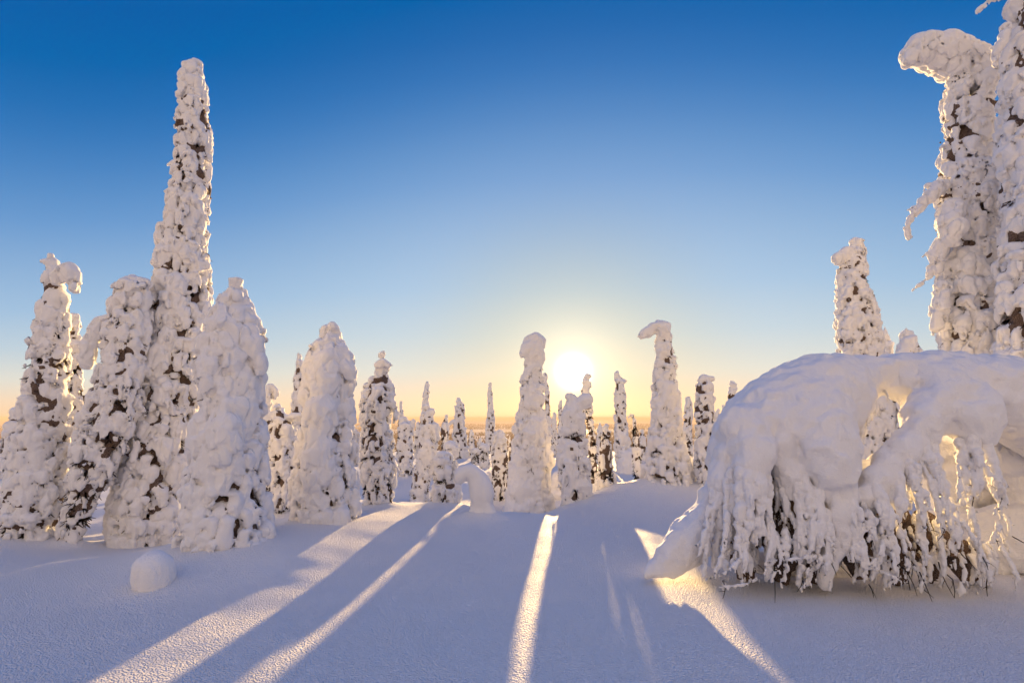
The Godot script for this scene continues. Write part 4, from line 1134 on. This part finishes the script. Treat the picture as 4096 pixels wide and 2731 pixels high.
		for n in steps:
			var t := float(n) / (steps - 1)
			var p := p0.lerp(p1, t) + Vector3(rng.randf_range(-0.3, 0.3), 0, 0.06 * sin(t * PI) / maxf(r, 0.01) * r + rng.randf_range(-0.3, 0.3) * r) * Vector3(r, 1, 1)
			var rr := r * lerpf(1.0, 0.42, t) * rng.randf_range(0.75, 1.2)
			lump(b, p, Vector3(rr, rr * rng.randf_range(1.0, 1.5), rr), 0.3 * rr, own)
			if rng.randf() < 0.4 and n > 1:
				var f := maxf(rr * rng.randf_range(0.4, 0.6), 0.011)
				var side := Vector3(rng.randf_range(-1, 1), 0, rng.randf_range(-0.6, 1)) * rr
				for k in 4:
					lump(b, p + side * (1.0 + 0.12 * k) - Vector3(0, f * 1.3 * k, 0), Vector3(f, f * 1.3, f) * (1.0 - 0.14 * k), 0.3 * f, own)
		for k in 1 if rng.randf() < 0.25 else 0:
			var t := rng.randf_range(0.55, 0.95)
			var p := p0.lerp(p1, t)
			var e := p + Vector3(rng.randf_range(-0.12, 0.12), -rng.randf_range(0.08, 0.28), rng.randf_range(-0.02, 0.15))
			twigs[own] = [twig(p, e, rng)]
		own += 1
	snow(o, names, b, 0.0135, 0.016, 0.012, mat.snow, 3.0)
	jobs[-1]["twigs"] = twigs
	# the dark tangle of needles and twigs behind the fringe
	b = PackedFloat32Array()
	for c in [[[-1.23, 0.86, 0, 0.17], [-1.21, 0.48, 0, 0.17], [-1.24, 0.1, 0, 0.1]], [[-0.82, 1.16, 0.02, 0.11], [-0.8, 0.81, 0, 0.16], [-0.81, 0.4, 0.05, 0.18], [-0.84, 0.08, 0.05, 0.1]], [[-0.55, 0.48, 0.2, 0.15], [-0.58, 0.16, 0.2, 0.11]], [[-0.23, 0.68, 0.2, 0.14], [-0.19, 0.32, 0.2, 0.15], [-0.17, 0.1, 0.2, 0.07]], [[0.22, 0.67, 0.15, 0.13], [0.23, 0.35, 0.15, 0.15], [0.2, 0.09, 0.15, 0.07]], [[0.59, 0.58, 0.1, 0.13], [0.6, 0.29, 0.1, 0.14], [0.61, 0.05, 0.1, 0.07]], [[0.9, 0.32, 0.05, 0.12], [0.96, 0.08, 0.05, 0.09]]]:
		chain(b, c, ground_y, rng, 0, 0.3)
	snow(o, "inner_foliage", b, 0.045, 0.07, 0.08, mat.needles, 1.5)
	var st := begin()
	stick(st, [[Vector3(-0.91, 1.36 - ground_y, -0.1), 0.04], [Vector3(-0.55, 1.59 - ground_y, -0.1), 0.04], [Vector3(-0.18, 1.82 - ground_y, -0.1), 0.05], [Vector3(0.09, 2 - ground_y, -0.1), 0.05], [Vector3(0.38, 2.05 - ground_y, -0.1), 0.06], [Vector3(0.65, 2.05 - ground_y, -0.1), 0.06], [Vector3(0.88, 1.94 - ground_y, -0.05), 0.06], [Vector3(1.2, 1.89 - ground_y, 0), 0.07], [Vector3(1.55, 1.82 - ground_y, 0), 0.07], [Vector3(1.89, 1.69 - ground_y, 0), 0.08], [Vector3(2.22, 1.44 - ground_y, 0), 0.08], [Vector3(2.9, 0.6, -0.2), 0.1], [Vector3(3.0, -0.3, -0.2), 0.11]], 8)
	part("trunk", st.commit(), mat.bark, o)


func lowland() -> void:
	# a frozen lake on the plain far below
	var rng := RandomNumberGenerator.new()
	rng.seed = 5
	var y := height(0.0, -2500.0) + 0.5
	var st := begin()
	var ring := []
	for n in 40:
		var t := TAU * n / 40
		ring.append(Vector3(40 + cos(t) * 820.0 * rng.randf_range(0.85, 1.1), y, -2620.0 + sin(t) * 340.0 * rng.randf_range(0.75, 1.15)))
	for n in 40:
		for p in [Vector3(40, y, -2620.0), ring[n], ring[(n + 1) % 40]]:
			st.set_normal(Vector3.UP)
			st.add_vertex(p)
	setting("lake", st.commit(), mat.lake)
	# the far-off wood on the plain: one mass of small conifers
	var cone := begin()
	for s in 5:
		var a := TAU * s / 5
		var b := TAU * (s + 1) / 5
		for p in [Vector3(cos(a), 0, sin(a)), Vector3(0, 4.2, 0), Vector3(cos(b), 0, sin(b))]:
			cone.add_vertex(p)
	cone.generate_normals()
	var mm := MultiMesh.new()
	mm.transform_format = MultiMesh.TRANSFORM_3D
	mm.mesh = cone.commit()
	var spots := []
	while spots.size() < 60000:
		var d := 500.0 + 5200.0 * pow(rng.randf(), 1.5)
		var az := rng.randf_range(-0.95, 0.95)
		var p := Vector3(sin(az) * d, 0, -cos(az) * d)
		if Vector2((p.x - 40.0) / 860.0, (p.z + 2620.0) / 370.0).length() < 1.0:
			continue
		if roll.get_noise_2d(p.x * 0.02, p.z * 0.02) < -0.15 and rng.randf() < 0.8:
			continue
		p.y = height(p.x, p.z) - 0.3
		spots.append(p)
	mm.instance_count = spots.size()
	for i in spots.size():
		var k := rng.randf_range(1.2, 2.6)
		mm.set_instance_transform(i, Transform3D(Basis.from_scale(Vector3(k * 1.2, k, k * 1.2)), spots[i]))
	var o := MultiMeshInstance3D.new()
	o.name = "distant_forest"
	o.multimesh = mm
	o.material_override = mat.conifer
	o.set_meta("kind", "stuff")
	o.set_meta("label", "hazy orange-brown conifer forest on the lowland round the frozen lake")
	o.set_meta("category", "forest")
	add_child(o, true)


# The sunlit wood behind the photographer, whose snow throws warm light back on the shaded sides of the trees.
func forest_behind() -> void:
	var rng := RandomNumberGenerator.new()
	rng.seed = 8
	var meshes := []
	for c in get_children():
		var k := c.get_node_or_null("snow_cover")
		if k and c.name.begins_with("snowy_spruce") and k.mesh.get_aabb().size.y > 2.2:
			meshes.append(k.mesh)
	var mm := MultiMesh.new()
	mm.transform_format = MultiMesh.TRANSFORM_3D
	mm.mesh = meshes[0]
	var spots := []
	for i in 120:
		spots.append(Vector3(rng.randf_range(-30, 30), 0, rng.randf_range(4.5, 34)))
	mm.instance_count = spots.size()
	for i in spots.size():
		var p: Vector3 = spots[i]
		p.y = height(p.x, p.z)
		mm.set_instance_transform(i, Transform3D(Basis(Vector3.UP, rng.randf() * TAU).scaled(Vector3.ONE * rng.randf_range(1.1, 2.0)), p))
	var o := MultiMeshInstance3D.new()
	o.name = "snowy_forest"
	o.multimesh = mm
	o.material_override = mat.snow
	o.set_meta("kind", "stuff")
	o.set_meta("label", "sunlit snow-covered wood behind the viewer")
	o.set_meta("category", "forest")
	add_child(o, true)


# A bare bent twig with a fork or two, sticking out of the hoarfrost.
func twig(from: Vector3, to: Vector3, rng: RandomNumberGenerator) -> ArrayMesh:
	var st := begin()
	var bend := Vector3(rng.randf_range(-0.04, 0.04), rng.randf_range(-0.01, 0.03), rng.randf_range(-0.02, 0.04))
	stick(st, [[from, 0.0055], [from.lerp(to, 0.35) + bend, 0.0042], [from.lerp(to, 0.7) + bend * 0.7, 0.003], [to, 0.0015]], 5)
	for k in rng.randi_range(0, 2):
		var q0 := from.lerp(to, rng.randf_range(0.3, 0.8)) + bend * 0.8
		var q1 := q0 + Vector3(rng.randf_range(-0.07, 0.07), -rng.randf_range(0.0, 0.08), rng.randf_range(-0.03, 0.05))
		stick(st, [[q0, 0.003], [q0.lerp(q1, 0.5) + bend * 0.3, 0.0022], [q1, 0.001]], 4)
	return st.commit()
